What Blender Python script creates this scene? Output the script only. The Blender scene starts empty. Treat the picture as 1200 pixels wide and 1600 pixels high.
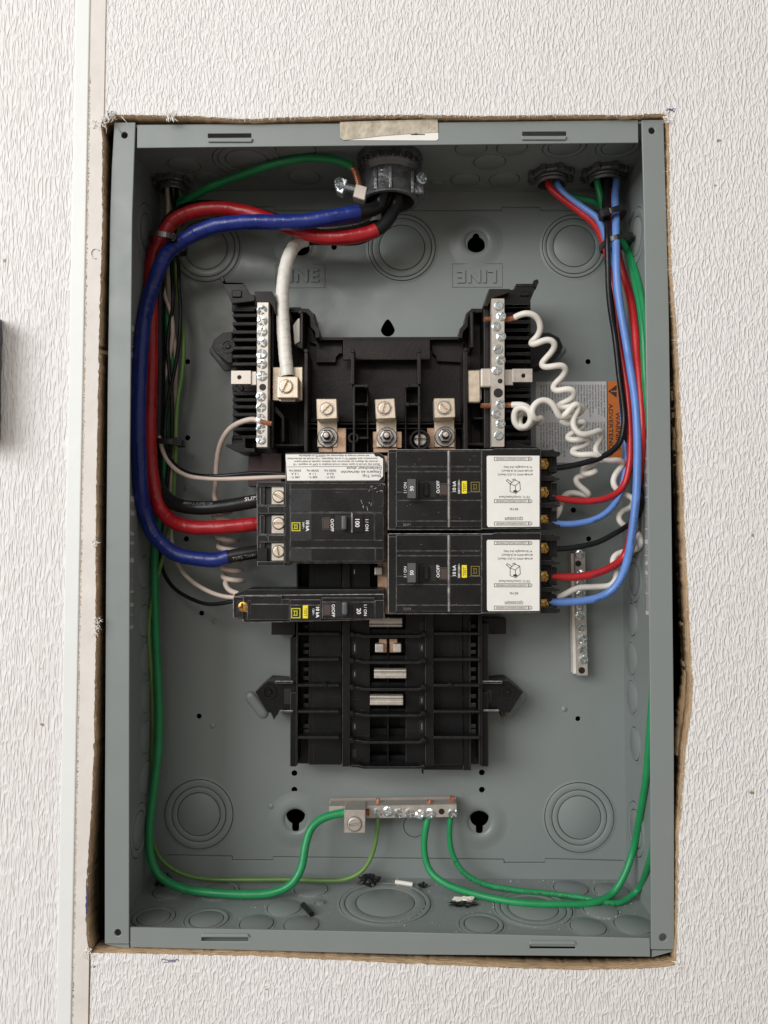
import bpy, bmesh, math, random
import numpy as np
from mathutils import Vector, Matrix, noise
random.seed(7)
S = bpy.context.scene
COL = S.collection

# ---------------------------------------------------------------- camera
CAM = Vector((0.0041, -0.4953, -0.0068))
PITCH, YAW, ROLL, FPX = 0.0331, 0.0135, 0.0, 1197.3
def _rot():
    return (Matrix.Rotation(YAW, 3, 'Z') @ Matrix.Rotation(PITCH, 3, 'X') @ Matrix.Rotation(ROLL, 3, 'Y'))
RC = _rot()
cd = bpy.data.cameras.new('camera')
cam = bpy.data.objects.new('camera', cd)
COL.objects.link(cam)
S.camera = cam
m = Matrix.Identity(4)
for i, v in enumerate((RC @ Vector((1, 0, 0)), RC @ Vector((0, 0, 1)), RC @ Vector((0, -1, 0)))):
    for j in range(3):
        m[j][i] = v[j]
m.translation = CAM
cam.matrix_world = m
cd.sensor_fit = 'VERTICAL'
cd.sensor_height = 36
cd.lens = 36 * FPX / 1600
cd.clip_start = 0.01
cd.clip_end = 100

# ---------------------------------------------------------------- light
W = bpy.data.worlds.new('World')
S.world = W
W.use_nodes = True
nt = W.node_tree
bg = nt.nodes['Background']
tc = nt.nodes.new('ShaderNodeTexCoord')
sx = nt.nodes.new('ShaderNodeSeparateXYZ')
mr = nt.nodes.new('ShaderNodeMapRange')
mr.inputs['From Min'].default_value = -0.6
mr.inputs['From Max'].default_value = 0.8
rp = nt.nodes.new('ShaderNodeValToRGB')
rp.color_ramp.elements[0].color = (0.49, 0.41, 0.35, 1)
rp.color_ramp.elements[1].color = (0.78, 0.76, 0.74, 1)
nt.links.new(tc.outputs['Generated'], sx.inputs[0])
nt.links.new(sx.outputs['Z'], mr.inputs['Value'])
nt.links.new(mr.outputs[0], rp.inputs[0])
nt.links.new(rp.outputs[0], bg.inputs[0])
bg.inputs[1].default_value = 0.57

def area(name, loc, target, size, power, col):
    l = bpy.data.lights.new(name, 'AREA')
    l.shape = 'RECTANGLE'
    l.size, l.size_y = size
    l.energy = power
    l.color = col
    o = bpy.data.objects.new(name, l)
    o.location = loc
    o.rotation_euler = (Vector(target) - Vector(loc)).to_track_quat('-Z', 'Y').to_euler()
    COL.objects.link(o)
area('window_light', (-1.8, -1.9, 0.85), (0, 0, 0), (1.7, 1.5), 62, (0.985, 0.99, 1.0))

area('room_lamp', (-0.35, -1.55, 0.75), (0, 0, 0), (0.6, 0.3), 4.5, (1.0, 0.95, 0.89))

S.view_settings.view_transform = 'Standard'
S.view_settings.look = 'None'
S.view_settings.exposure = 0.12
S.view_settings.gamma = 1
S.cycles.use_denoising = True
S.cycles.max_bounces = 8

# ---------------------------------------------------------------- photograph -> place
def ray(u, v):
    return RC @ Vector(((u - 600) / FPX, 1, -(v - 800) / FPX))
def P(u, v, d):                         # point seen at pixel (u, v), d millimetres behind the box front
    r = ray(u, v)
    return CAM + r * ((d / 1000 - CAM.y) / r.y)
def hit(u, v, axis, val):
    r = ray(u, v)
    return CAM + r * ((val - CAM[axis]) / r[axis])
def PX(px, d):                          # size in metres of px pixels at depth d
    return px / FPX * (d / 1000 - CAM.y)

BW, BH, BD = 0.1807, 0.2665, 0.0955     # half width, half height, depth of the steel box

# ---------------------------------------------------------------- materials
def mat(name, col, rough=0.5, metal=0.0, spec=0.5, bump=0.0, bscale=400, var=0.0, vscale=60, rvar=0.0, coat=0.0):
    m = bpy.data.materials.new(name)
    m.use_nodes = True
    n, l = m.node_tree.nodes, m.node_tree.links
    b = n['Principled BSDF']
    b.inputs['Base Color'].default_value = (*col, 1)
    b.inputs['Roughness'].default_value = rough
    b.inputs['Metallic'].default_value = metal
    b.inputs['Specular IOR Level'].default_value = spec
    b.inputs['Coat Weight'].default_value = coat
    t = n.new('ShaderNodeTexCoord')
    if var > 0 or rvar > 0:
        z = n.new('ShaderNodeTexNoise')
        z.inputs['Scale'].default_value = vscale
        z.inputs['Detail'].default_value = 6
        l.new(t.outputs['Object'], z.inputs['Vector'])
        if var > 0:
            r = n.new('ShaderNodeMapRange')
            r.inputs['From Min'].default_value = 0.3
            r.inputs['From Max'].default_value = 0.7
            r.inputs['To Min'].default_value = 1 - var
            r.inputs['To Max'].default_value = 1 + var
            l.new(z.outputs[0], r.inputs[0])
            x = n.new('ShaderNodeVectorMath')
            x.operation = 'SCALE'
            x.inputs[0].default_value = col
            l.new(r.outputs[0], x.inputs['Scale'])
            l.new(x.outputs[0], b.inputs['Base Color'])
        if rvar > 0:
            r = n.new('ShaderNodeMapRange')
            r.inputs['From Min'].default_value = 0.3
            r.inputs['From Max'].default_value = 0.7
            r.inputs['To Min'].default_value = max(0.05, rough - rvar)
            r.inputs['To Max'].default_value = min(1, rough + rvar)
            l.new(z.outputs[0], r.inputs[0])
            l.new(r.outputs[0], b.inputs['Roughness'])
    if bump > 0:
        z = n.new('ShaderNodeTexNoise')
        z.inputs['Scale'].default_value = bscale
        z.inputs['Detail'].default_value = 4
        l.new(t.outputs['Object'], z.inputs['Vector'])
        bp = n.new('ShaderNodeBump')
        bp.inputs['Strength'].default_value = bump
        bp.inputs['Distance'].default_value = 0.001
        l.new(z.outputs[0], bp.inputs['Height'])
        l.new(bp.outputs[0], b.inputs['Normal'])
    return m

M = {}
M['paint'] = mat('grey_enamel_paint', (0.215, 0.240, 0.230), 0.34, 0, 0.5, 0.12, 240, 0.07, 22, 0.08)
M['seam'] = mat('painted_crevice_shade', (0.085, 0.095, 0.09), 0.5)  # dark tone that paints in the shade of tab seams and knockout grooves
M['paint_edge'] = mat('grey_enamel_edge', (0.36, 0.40, 0.39), 0.35)
M['tin'] = mat('tinned_aluminium', (0.66, 0.56, 0.44), 0.40, 0.62, 0.5, 0.05, 700, 0.10, 260, 0.08)
M['tin_bright'] = mat('bright_tin', (0.52, 0.475, 0.42), 0.46, 0.62, 0.5, 0.04, 700, 0.08, 260, 0.08)
M['copper_plate'] = mat('copper_tinted_plate', (0.50, 0.33, 0.22), 0.42, 0.6, 0.5, 0.05, 600, 0.22, 160, 0.08)
M['zinc'] = mat('zinc_screw_steel', (0.62, 0.69, 0.71), 0.26, 0.9, 0.5, 0.0, 1500, 0.08, 400, 0.06)
M['steel'] = mat('grey_stud_steel', (0.42, 0.40, 0.38), 0.34, 1.0, 0.5, 0.1, 900, 0.2, 400)
M['brass'] = mat('yellow_brass', (0.46, 0.27, 0.07), 0.34, 0.8, 0.5, 0.1, 900, 0.15, 400)
M['copper'] = mat('bare_copper_strands', (0.50, 0.22, 0.12), 0.35, 0.7, 0.5, 0.05, 900, 0.3, 900)
M['dark_metal'] = mat('dark_cast_fitting', (0.15, 0.155, 0.16), 0.30, 0.6, 0.5, 0.3, 500, 0.25, 150, 0.12)

def wire_mat(name, col, rough=0.30, var=0.12):
    return mat(name, col, rough+.05, 0, 0.42, 0.12, 300, var, 70, 0.09)

M['w_white'] = wire_mat('white_insulation', (0.70, 0.665, 0.60), 0.38)
M['w_tan'] = wire_mat('dusty_white_insulation', (0.58, 0.475, 0.41), 0.42)
M['w_green'] = wire_mat('green_insulation', (0.016, 0.255, 0.085), 0.32)
M['w_olive'] = wire_mat('pale_green_insulation', (0.12, 0.23, 0.055), 0.33)
M['w_red'] = wire_mat('red_insulation', (0.46, 0.018, 0.02), 0.28)
M['w_blue'] = wire_mat('light_blue_insulation', (0.125, 0.25, 0.60), 0.30)
M['t_blue'] = mat('blue_vinyl_tape', (0.006, 0.020, 0.17), 0.35, 0, 0.5, 0.22, 200, 0.18, 60, 0.10)
M['t_red'] = mat('red_vinyl_tape', (0.34, 0.008, 0.012), 0.36, 0, 0.5, 0.22, 200, 0.18, 60, 0.10)
M['t_white'] = mat('white_vinyl_tape', (0.72, 0.69, 0.63), 0.42, 0, 0.5, 0.3, 260, 0.05, 90, 0.06)
M['nylon'] = mat('black_nylon_tie', (0.012, 0.012, 0.012), 0.30)
M['label'] = mat('white_label_paper', (0.80, 0.79, 0.74), 0.55, 0, 0.4, 0, 1, 0.04, 90)
M['label_back'] = mat('grey_white_label', (0.56, 0.56, 0.55), 0.45, 0, 0.5, 0, 1, 0.04, 90)
M['orange'] = mat('orange_label_print', (0.62, 0.17, 0.03), 0.5)
M['yellow'] = mat('yellow_button', (0.85, 0.70, 0.02), 0.4)
M['yellow_ink'] = mat('yellow_print', (0.48, 0.47, 0.02), 0.5)
M['yellow_dim'] = mat('faded_yellow_print', (0.17, 0.145, 0.02), 0.5)
M['white_ink'] = mat('white_print', (0.85, 0.85, 0.83), 0.6)
M['black_ink'] = mat('black_print', (0.03, 0.028, 0.028), 0.6)
M['handle'] = mat('grey_handle_face', (0.085, 0.09, 0.097), 0.38)
M['clear'] = mat('smoky_window', (0.075, 0.055, 0.05), 0.2)
M['board'] = mat('fibreboard_core', (0.48, 0.34, 0.205), 0.95, 0, 0.1, 1.0, 900, 0.45, 420)
for nd in list(M['board'].node_tree.nodes):      # pressed layers parallel to the face
    if nd.type == 'TEX_NOISE':
        nt_ = M['board'].node_tree; mp_ = nt_.nodes.new('ShaderNodeMapping'); mp_.inputs['Scale'].default_value = (.22, 2.6, .22)
        src = nd.inputs['Vector'].links[0].from_socket
        nt_.links.new(src, mp_.inputs['Vector']); nt_.links.new(mp_.outputs[0], nd.inputs['Vector'])
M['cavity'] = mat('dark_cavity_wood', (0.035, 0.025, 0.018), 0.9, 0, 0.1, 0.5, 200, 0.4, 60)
M['old_tape'] = mat('aged_masking_tape', (0.47, 0.42, 0.33), 0.6, 0, 0.4, 0.8, 350, 0.25, 160)
M['strip_white'] = mat('white_cover_strip', (0.74, 0.76, 0.74), 0.45, 0, 0.4, 0.15, 120, 0.02, 30)
M['strip_cream'] = mat('cream_wall_strip', (0.68, 0.645, 0.60), 0.6, 0, 0.3, 0.25, 200, 0.05, 60)
M['fray'] = mat('torn_paper_fibre', (0.86, 0.84, 0.80), 0.8, 0, 0.2)
M['wire_print'] = mat('dark_wire_print', (0.03, 0.04, 0.09), 0.5)
M['pen'] = mat('pen_ink', (0.05, 0.05, 0.16), 0.6)
M['dust'] = mat('drywall_dust', (0.72, 0.69, 0.64), 0.9, 0, 0.2)
M['brown_plastic'] = mat('dark_red_plastic', (0.05, 0.018, 0.015), 0.5)

def plastic(name, col, rough, dust=0.5):
    """black moulded plastic with fine dust and hairline scratches"""
    m = mat(name, col, rough, 0, 0.24, 0.12, 420, 0.0, 60, 0.10)
    n, l = m.node_tree.nodes, m.node_tree.links
    b = n['Principled BSDF']
    t = n.new('ShaderNodeTexCoord')
    z = n.new('ShaderNodeTexNoise'); z.inputs['Scale'].default_value = 1500; z.inputs['Detail'].default_value = 3
    z2 = n.new('ShaderNodeTexNoise'); z2.inputs['Scale'].default_value = 45; z2.inputs['Detail'].default_value = 4
    l.new(t.outputs['Object'], z.inputs['Vector']); l.new(t.outputs['Object'], z2.inputs['Vector'])
    r = n.new('ShaderNodeMapRange'); r.inputs['From Min'].default_value = 0.66; r.inputs['From Max'].default_value = 0.76
    l.new(z.outputs[0], r.inputs[0])
    r2 = n.new('ShaderNodeMapRange'); r2.inputs['From Min'].default_value = 0.42; r2.inputs['From Max'].default_value = 0.75
    l.new(z2.outputs[0], r2.inputs[0])
    mp = n.new('ShaderNodeMapping'); mp.inputs['Scale'].default_value = (60, 900, 900); mp.inputs['Rotation'].default_value = (0, 0.5, 0)
    l.new(t.outputs['Object'], mp.inputs['Vector'])
    z3 = n.new('ShaderNodeTexNoise'); z3.inputs['Scale'].default_value = 1.0; z3.inputs['Detail'].default_value = 2
    l.new(mp.outputs[0], z3.inputs['Vector'])
    r3 = n.new('ShaderNodeMapRange'); r3.inputs['From Min'].default_value = 0.70; r3.inputs['From Max'].default_value = 0.80; r3.inputs['To Max'].default_value = 0.5
    l.new(z3.outputs[0], r3.inputs[0])
    ad = n.new('ShaderNodeMath'); ad.operation = 'MAXIMUM'
    l.new(r.outputs[0], ad.inputs[0]); l.new(r3.outputs[0], ad.inputs[1])
    mu = n.new('ShaderNodeMath'); mu.operation = 'MULTIPLY'
    l.new(ad.outputs[0], mu.inputs[0]); l.new(r2.outputs[0], mu.inputs[1])
    mu2 = n.new('ShaderNodeMath'); mu2.operation = 'MULTIPLY_ADD'
    mu2.inputs[1].default_value = dust
    l.new(mu.outputs[0], mu2.inputs[0])
    r4 = n.new('ShaderNodeMath'); r4.operation = 'MULTIPLY'; r4.inputs[1].default_value = 0.035 * dust
    l.new(r2.outputs[0], r4.inputs[0]); l.new(r4.outputs[0], mu2.inputs[2])
    mx = n.new('ShaderNodeMix'); mx.data_type = 'RGBA'
    mx.inputs['A'].default_value = (*col, 1); mx.inputs['B'].default_value = (0.42, 0.40, 0.37, 1)
    l.new(mu2.outputs[0], mx.inputs['Factor'])
    l.new(mx.outputs['Result'], b.inputs['Base Color'])
    return m
M['w_black'] = plastic('black_nylon_jacket', (0.010, 0.010, 0.011), 0.30, 0.35)
M['paint'] = plastic('grey_enamel_paint', (0.212, 0.238, 0.230), 0.40, 0.34)
M['paint'].node_tree.nodes['Principled BSDF'].inputs['Specular IOR Level'].default_value = 0.45
M['paint'].node_tree.nodes['Bump'].inputs['Strength'].default_value = 0.035
M['brk'] = plastic('black_breaker_plastic', (0.0095, 0.0092, 0.0088), 0.40, 0.35)
M['brk_patch'] = plastic('smoky_clear_film', (0.030, 0.031, 0.033), 0.32, 0.6)
M['base'] = plastic('brown_black_base_plastic', (0.014, 0.0112, 0.0103), 0.42, 0.22)
M['base_low'] = plastic('black_base_plastic', (0.006, 0.006, 0.0065), 0.36, 0.35)
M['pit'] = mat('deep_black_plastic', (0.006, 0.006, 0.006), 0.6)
M['edge'] = mat('worn_plastic_edge', (0.27, 0.265, 0.25), 0.45, 0, 0.5, 0, 1, 0.55, 260)
M['edge_dim'] = mat('soft_plastic_edge', (0.05, 0.047, 0.044), 0.4, 0, 0.5, 0, 1, 0.4, 260)

def wall_mat(name, za, zb):
    m = bpy.data.materials.new(name); m.use_nodes = True
    n, l = m.node_tree.nodes, m.node_tree.links
    b = n['Principled BSDF']
    b.inputs['Roughness'].default_value = 0.62
    b.inputs['Specular IOR Level'].default_value = 0.35
    t = n.new('ShaderNodeTexCoord')
    def nz(scale, detail, dist=0.0, rot=0.0, typ='FBM'):
        mp = n.new('ShaderNodeMapping'); mp.inputs['Scale'].default_value = scale; mp.inputs['Rotation'].default_value = (0, rot, 0)
        l.new(t.outputs['Object'], mp.inputs['Vector'])
        z = n.new('ShaderNodeTexNoise'); z.noise_type = typ; z.inputs['Scale'].default_value = 1
        z.inputs['Detail'].default_value = detail; z.inputs['Distortion'].default_value = dist
        l.new(mp.outputs[0], z.inputs['Vector'])
        return z
    def ridge(z, w):                     # 1 along a wandering line, 0 away from it
        s = n.new('ShaderNodeMath'); s.operation = 'SUBTRACT'; s.inputs[1].default_value = 0.5
        l.new(z.outputs[0], s.inputs[0])
        a = n.new('ShaderNodeMath'); a.operation = 'ABSOLUTE'; l.new(s.outputs[0], a.inputs[0])
        r = n.new('ShaderNodeMapRange'); r.interpolation_type = 'SMOOTHSTEP'
        r.inputs['From Min'].default_value = 0; r.inputs['From Max'].default_value = w
        r.inputs['To Min'].default_value = 1; r.inputs['To Max'].default_value = 0
        l.new(a.outputs[0], r.inputs[0]); return r
    def cells(scale, wid, seed):          # net of raised threads round long narrow cells
        wz = nz((scale[0]*.45, 1, scale[2]*.6), 2.0)
        sb = n.new('ShaderNodeVectorMath'); sb.operation = 'SCALE'; sb.inputs['Scale'].default_value = 1.1
        l.new(wz.outputs['Color'], sb.inputs[0])
        mp = n.new('ShaderNodeMapping'); mp.inputs['Scale'].default_value = scale; mp.inputs['Location'].default_value = (seed, seed, seed)
        l.new(t.outputs['Object'], mp.inputs['Vector'])
        ad = n.new('ShaderNodeVectorMath'); ad.operation = 'ADD'
        l.new(mp.outputs[0], ad.inputs[0]); l.new(sb.outputs[0], ad.inputs[1])
        vo = n.new('ShaderNodeTexVoronoi'); vo.feature = 'DISTANCE_TO_EDGE'; vo.inputs['Scale'].default_value = 1
        l.new(ad.outputs[0], vo.inputs['Vector'])
        r = n.new('ShaderNodeMapRange'); r.interpolation_type = 'SMOOTHSTEP'
        r.inputs['From Min'].default_value = 0; r.inputs['From Max'].default_value = wid
        r.inputs['To Min'].default_value = 1; r.inputs['To Max'].default_value = 0
        l.new(vo.outputs['Distance'], r.inputs[0]); return r
    z1 = cells((330, 1, za*1.1), 0.24, 3.1)
    z2 = cells((430, 1, zb*1.1), 0.20, 7.7)
    z3 = nz((600, 1, za*2.2), 2.0, 0.2)
    a = n.new('ShaderNodeMath'); a.operation = 'ADD'; l.new(z1.outputs[0], a.inputs[0]); l.new(z2.outputs[0], a.inputs[1])
    a2 = n.new('ShaderNodeMath'); a2.operation = 'MULTIPLY_ADD'; a2.inputs[1].default_value = 0.9
    l.new(z3.outputs[0], a2.inputs[0]); l.new(a.outputs[0], a2.inputs[2])
    bp = n.new('ShaderNodeBump'); bp.inputs['Strength'].default_value = 0.75; bp.inputs['Distance'].default_value = 0.00042
    l.new(a2.outputs[0], bp.inputs['Height']); l.new(bp.outputs[0], b.inputs['Normal'])
    z4 = nz((9, 1, 5), 3)
    cr = n.new('ShaderNodeValToRGB')
    cr.color_ramp.elements[0].position = 0.3; cr.color_ramp.elements[0].color = (0.735, 0.715, 0.70, 1)
    cr.color_ramp.elements[1].position = 0.7; cr.color_ramp.elements[1].color = (0.765, 0.748, 0.735, 1)
    l.new(z4.outputs[0], cr.inputs[0])
    # small brown specks
    z5 = nz((170, 170, 170), 0); r5 = n.new('ShaderNodeMapRange'); r5.inputs['From Min'].default_value = 0.885; r5.inputs['From Max'].default_value = 0.90
    l.new(z5.outputs[0], r5.inputs[0])
    mx = n.new('ShaderNodeMix'); mx.data_type = 'RGBA'; mx.inputs['B'].default_value = (0.35, 0.25, 0.15, 1)
    l.new(r5.outputs[0], mx.inputs['Factor']); l.new(cr.outputs[0], mx.inputs['A']); l.new(mx.outputs['Result'], b.inputs['Base Color'])
    return m
M['wall'] = wall_mat('crinkled_white_wallcovering', 95, 120)
M['wall_l'] = wall_mat('long_grained_white_wallcovering', 52, 75)

# ---------------------------------------------------------------- object helpers
def parent(o, p):
    if p is not None:
        o.parent = p
        o.matrix_parent_inverse = Matrix.Translation(p['_base']).inverted() if '_base' in p else Matrix.Identity(4)
def link(name, me, mats, par=None, smooth=False):
    o = bpy.data.objects.new(name, me)
    COL.objects.link(o)
    for x in (mats if isinstance(mats, (list, tuple)) else [mats]):
        me.materials.append(M[x])
    if smooth:
        me.polygons.foreach_set('use_smooth', [True] * len(me.polygons))
    parent(o, par)
    return o
def thing(name, label, cat, loc, group=None):
    o = bpy.data.objects.new(name, None); COL.objects.link(o)
    o.location = loc; o['_base'] = tuple(loc); o.empty_display_size = 0.01
    o['label'] = label; o['category'] = cat
    if group: o['group'] = group
    return o
def tag(o, label, cat=None, group=None, kind=None):
    if label: o['label'] = label
    if cat: o['category'] = cat
    if group: o['group'] = group
    if kind: o['kind'] = kind
    return o

class MB:
    """collects shapes, builds one mesh object"""
    def __init__(s): s.v = []; s.f = []; s.mi = []
    def add(s, vs, fs, mi=0):
        k = len(s.v); s.v += [tuple(x) for x in vs]; s.f += [tuple(i + k for i in f) for f in fs]; s.mi += [mi] * len(fs); return s
    def cube(s, x0, x1, y0, y1, z0, z1, mi=0):
        if x0 > x1: x0, x1 = x1, x0
        if y0 > y1: y0, y1 = y1, y0
        if z0 > z1: z0, z1 = z1, z0
        vs = [(x0,y0,z0),(x1,y0,z0),(x1,y1,z0),(x0,y1,z0),(x0,y0,z1),(x1,y0,z1),(x1,y1,z1),(x0,y1,z1)]
        return s.add(vs, [(0,3,2,1),(4,5,6,7),(0,1,5,4),(1,2,6,5),(2,3,7,6),(3,0,4,7)], mi)
    def px(s, u0, v0, u1, v1, d0, d1, mi=0):      # a block whose front (depth d0) shows at these pixels and which goes back to d1
        a = P(u0, v1, d0); b = P(u1, v0, d0)
        return s.cube(a.x, b.x, d0/1000, d1/1000, a.z, b.z, mi)
    def prism(s, pts, d0, d1, mi=0):              # outline in pixels at depth d0
        q = [P(u, v, d0) for u, v in pts]
        ar = sum(q[i].x*q[(i+1)%len(q)].z - q[(i+1)%len(q)].x*q[i].z for i in range(len(q)))
        if ar < 0: q.reverse()
        n = len(q)
        vs = [(p.x, d0/1000, p.z) for p in q] + [(p.x, d1/1000, p.z) for p in q]
        fs = [tuple(range(n)), tuple(range(2*n-1, n-1, -1))] + [(i, i+n, (i+1)%n+n, (i+1)%n) for i in range(n)]
        return s.add(vs, fs, mi)
    def lathe(s, c, prof, axis='Y', seg=32, mi=0, cap=True):   # prof: (r, h) h along the axis
        vs = []; fs = []
        for r, h in prof:
            for k in range(seg):
                a = 2*math.pi*k/seg
                x, y = r*math.cos(a), r*math.sin(a)
                if axis == 'Y': vs.append((c[0]+x, c[1]+h, c[2]+y))
                elif axis == 'Z': vs.append((c[0]+x, c[1]+y, c[2]+h))
                else: vs.append((c[0]+h, c[1]+x, c[2]+y))
        for j in range(len(prof)-1):
            for k in range(seg):
                k2 = (k+1) % seg
                fs.append((j*seg+k, j*seg+k2, (j+1)*seg+k2, (j+1)*seg+k))
        if cap:
            if prof[0][0] > 0: fs.append(tuple(range(seg-1, -1, -1)))
            if prof[-1][0] > 0: fs.append(tuple(range((len(prof)-1)*seg, len(prof)*seg)))
        return s.add(vs, fs, mi)
    def build(s, name, mats, par=None, bevel=0.0, edge=None, smooth=False, seg=1, fix=True):
        me = bpy.data.meshes.new(name)
        me.from_pydata(s.v, [], s.f)
        mats = list(mats) if isinstance(mats, (list, tuple)) else [mats]
        o = link(name, me, mats + ([edge] if edge else []), par)
        me.polygons.foreach_set('material_index', s.mi)
        if fix:
            bm = bmesh.new(); bm.from_mesh(me)
            bmesh.ops.recalc_face_normals(bm, faces=bm.faces)
            bm.to_mesh(me); bm.free()
        if smooth:
            me.polygons.foreach_set('use_smooth', [True]*len(me.polygons))
        if bevel:
            md = o.modifiers.new('bevel', 'BEVEL'); md.width = bevel/1000; md.segments = seg; md.limit_method = 'ANGLE'
            md.angle_limit = math.radians(40); md.use_clamp_overlap = True
            if edge: md.material = len(mats)
        if smooth:
            try:
                me.set_sharp_from_angle(angle=math.radians(38))
            except Exception: pass
        return o

def plate2d(outer, holes, t, fn, name, mats, par=None, bevel=0.0, side_mat=False):
    """flat sheet with real holes. outer/holes: 2-D loops in metres; fn maps (a, b, h) -> world"""
    cu = bpy.data.curves.new('tmp', 'CURVE'); cu.dimensions = '2D'; cu.fill_mode = 'BOTH'; cu.extrude = t/2
    for lp in [outer] + list(holes):
        sp = cu.splines.new('POLY'); sp.points.add(len(lp)-1); sp.use_cyclic_u = True
        for p, q in zip(sp.points, lp): p.co = (q[0], q[1], 0, 1)
    ob = bpy.data.objects.new('tmp', cu); COL.objects.link(ob)
    dg = bpy.context.evaluated_depsgraph_get()
    me = bpy.data.meshes.new_from_object(ob.evaluated_get(dg))
    bpy.data.objects.remove(ob); bpy.data.curves.remove(cu)
    me.name = name
    bm = bmesh.new(); bm.from_mesh(me)
    for v in bm.verts: v.co = fn(v.co.x, v.co.y, v.co.z + t/2)
    bmesh.ops.remove_doubles(bm, verts=bm.verts, dist=1e-6)
    bmesh.ops.recalc_face_normals(bm, faces=bm.faces)
    if side_mat:
        for f in bm.faces: f.material_index = 1 if abs(f.normal.y) < 0.5 else 0
    bm.to_mesh(me); bm.free()
    o = link(name, me, mats, par)
    if bevel:
        md = o.modifiers.new('bevel', 'BEVEL'); md.width = bevel/1000; md.segments = 2; md.limit_method = 'ANGLE'; md.angle_limit = math.radians(50)
    return o
def circ(cx, cy, r, n=24): return [(cx+r*math.cos(2*math.pi*i/n), cy+r*math.sin(2*math.pi*i/n)) for i in range(n)]
def rect(x0, x1, y0, y1): return [(x0,y0),(x1,y0),(x1,y1),(x0,y1)]

# screw heads: one mesh per kind, shared by every copy
def screw_mesh(name, kind, seg=36, rings=9):
    vs = []; fs = []
    rr = [0.0] + [i/rings for i in range(1, rings+1)]
    for j, r in enumerate(rr):
        for k in range(seg if j else 1):
            a = 2*math.pi*k/seg
            x, z = r*math.cos(a), r*math.sin(a)
            if kind == 'slot':
                h = 0.30 - (0.34 if abs(z) < 0.12 else 0) - (0.12 if r > 0.93 else 0)
            else:
                h = 0.26*math.sqrt(max(0, 1-(r*0.92)**2))+0.05
                arm = min(abs(x), abs(z))
                if arm < 0.17 and r < 0.72: h -= 0.62*(1-r*0.75)
                elif abs(z) < 0.12: h -= 0.22
            vs.append((x, -h, z))
    def idx(j, k): return 0 if j == 0 else 1+(j-1)*seg+k % seg
    for k in range(seg): fs.append((0, idx(1, k), idx(1, k+1)))
    for j in range(1, rings):
        for k in range(seg): fs.append((idx(j, k), idx(j+1, k), idx(j+1, k+1), idx(j, k+1)))
    b = len(vs)
    for k in range(seg):
        a = 2*math.pi*k/seg; vs.append((math.cos(a), 0.5, math.sin(a)))
    for k in range(seg): fs.append((idx(rings, k), b+k, b+(k+1) % seg, idx(rings, k+1)))
    me = bpy.data.meshes.new(name); me.from_pydata(vs, [], fs)
    bm = bmesh.new(); bm.from_mesh(me); bmesh.ops.recalc_face_normals(bm, faces=bm.faces); bm.to_mesh(me); bm.free()
    me.polygons.foreach_set('use_smooth', [True]*len(me.polygons)); me.set_sharp_from_angle(angle=math.radians(50))
    return me
SCREW = {}
def screw(u, v, d, rpx, mt, par, kind='combo', name='screw', tilt=0.0, ang=None, label=None):
    key = (kind, mt)
    if key not in SCREW:
        SCREW[key] = screw_mesh(name, kind); SCREW[key].materials.append(M[mt])
    o = bpy.data.objects.new(name, SCREW[key]); COL.objects.link(o)
    r = PX(rpx, d); p = P(u, v, d)
    a = random.uniform(0, math.pi) if ang is None else math.radians(ang)
    mtx = (Matrix.Translation(p) @ Matrix.Rotation(random.uniform(-tilt, tilt), 4, 'X') @ Matrix.Rotation(random.uniform(-tilt, tilt), 4, 'Z')
           @ Matrix.Rotation(-a, 4, 'Y') @ Matrix.Diagonal((r, r, r, 1)))
    if par is not None:
        o.parent = par
        mtx = (Matrix.Translation(par['_base']).inverted() if '_base' in par else Matrix.Identity(4)) @ mtx
    o.matrix_basis = mtx
    if label: o['label'] = label
    return o

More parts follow.
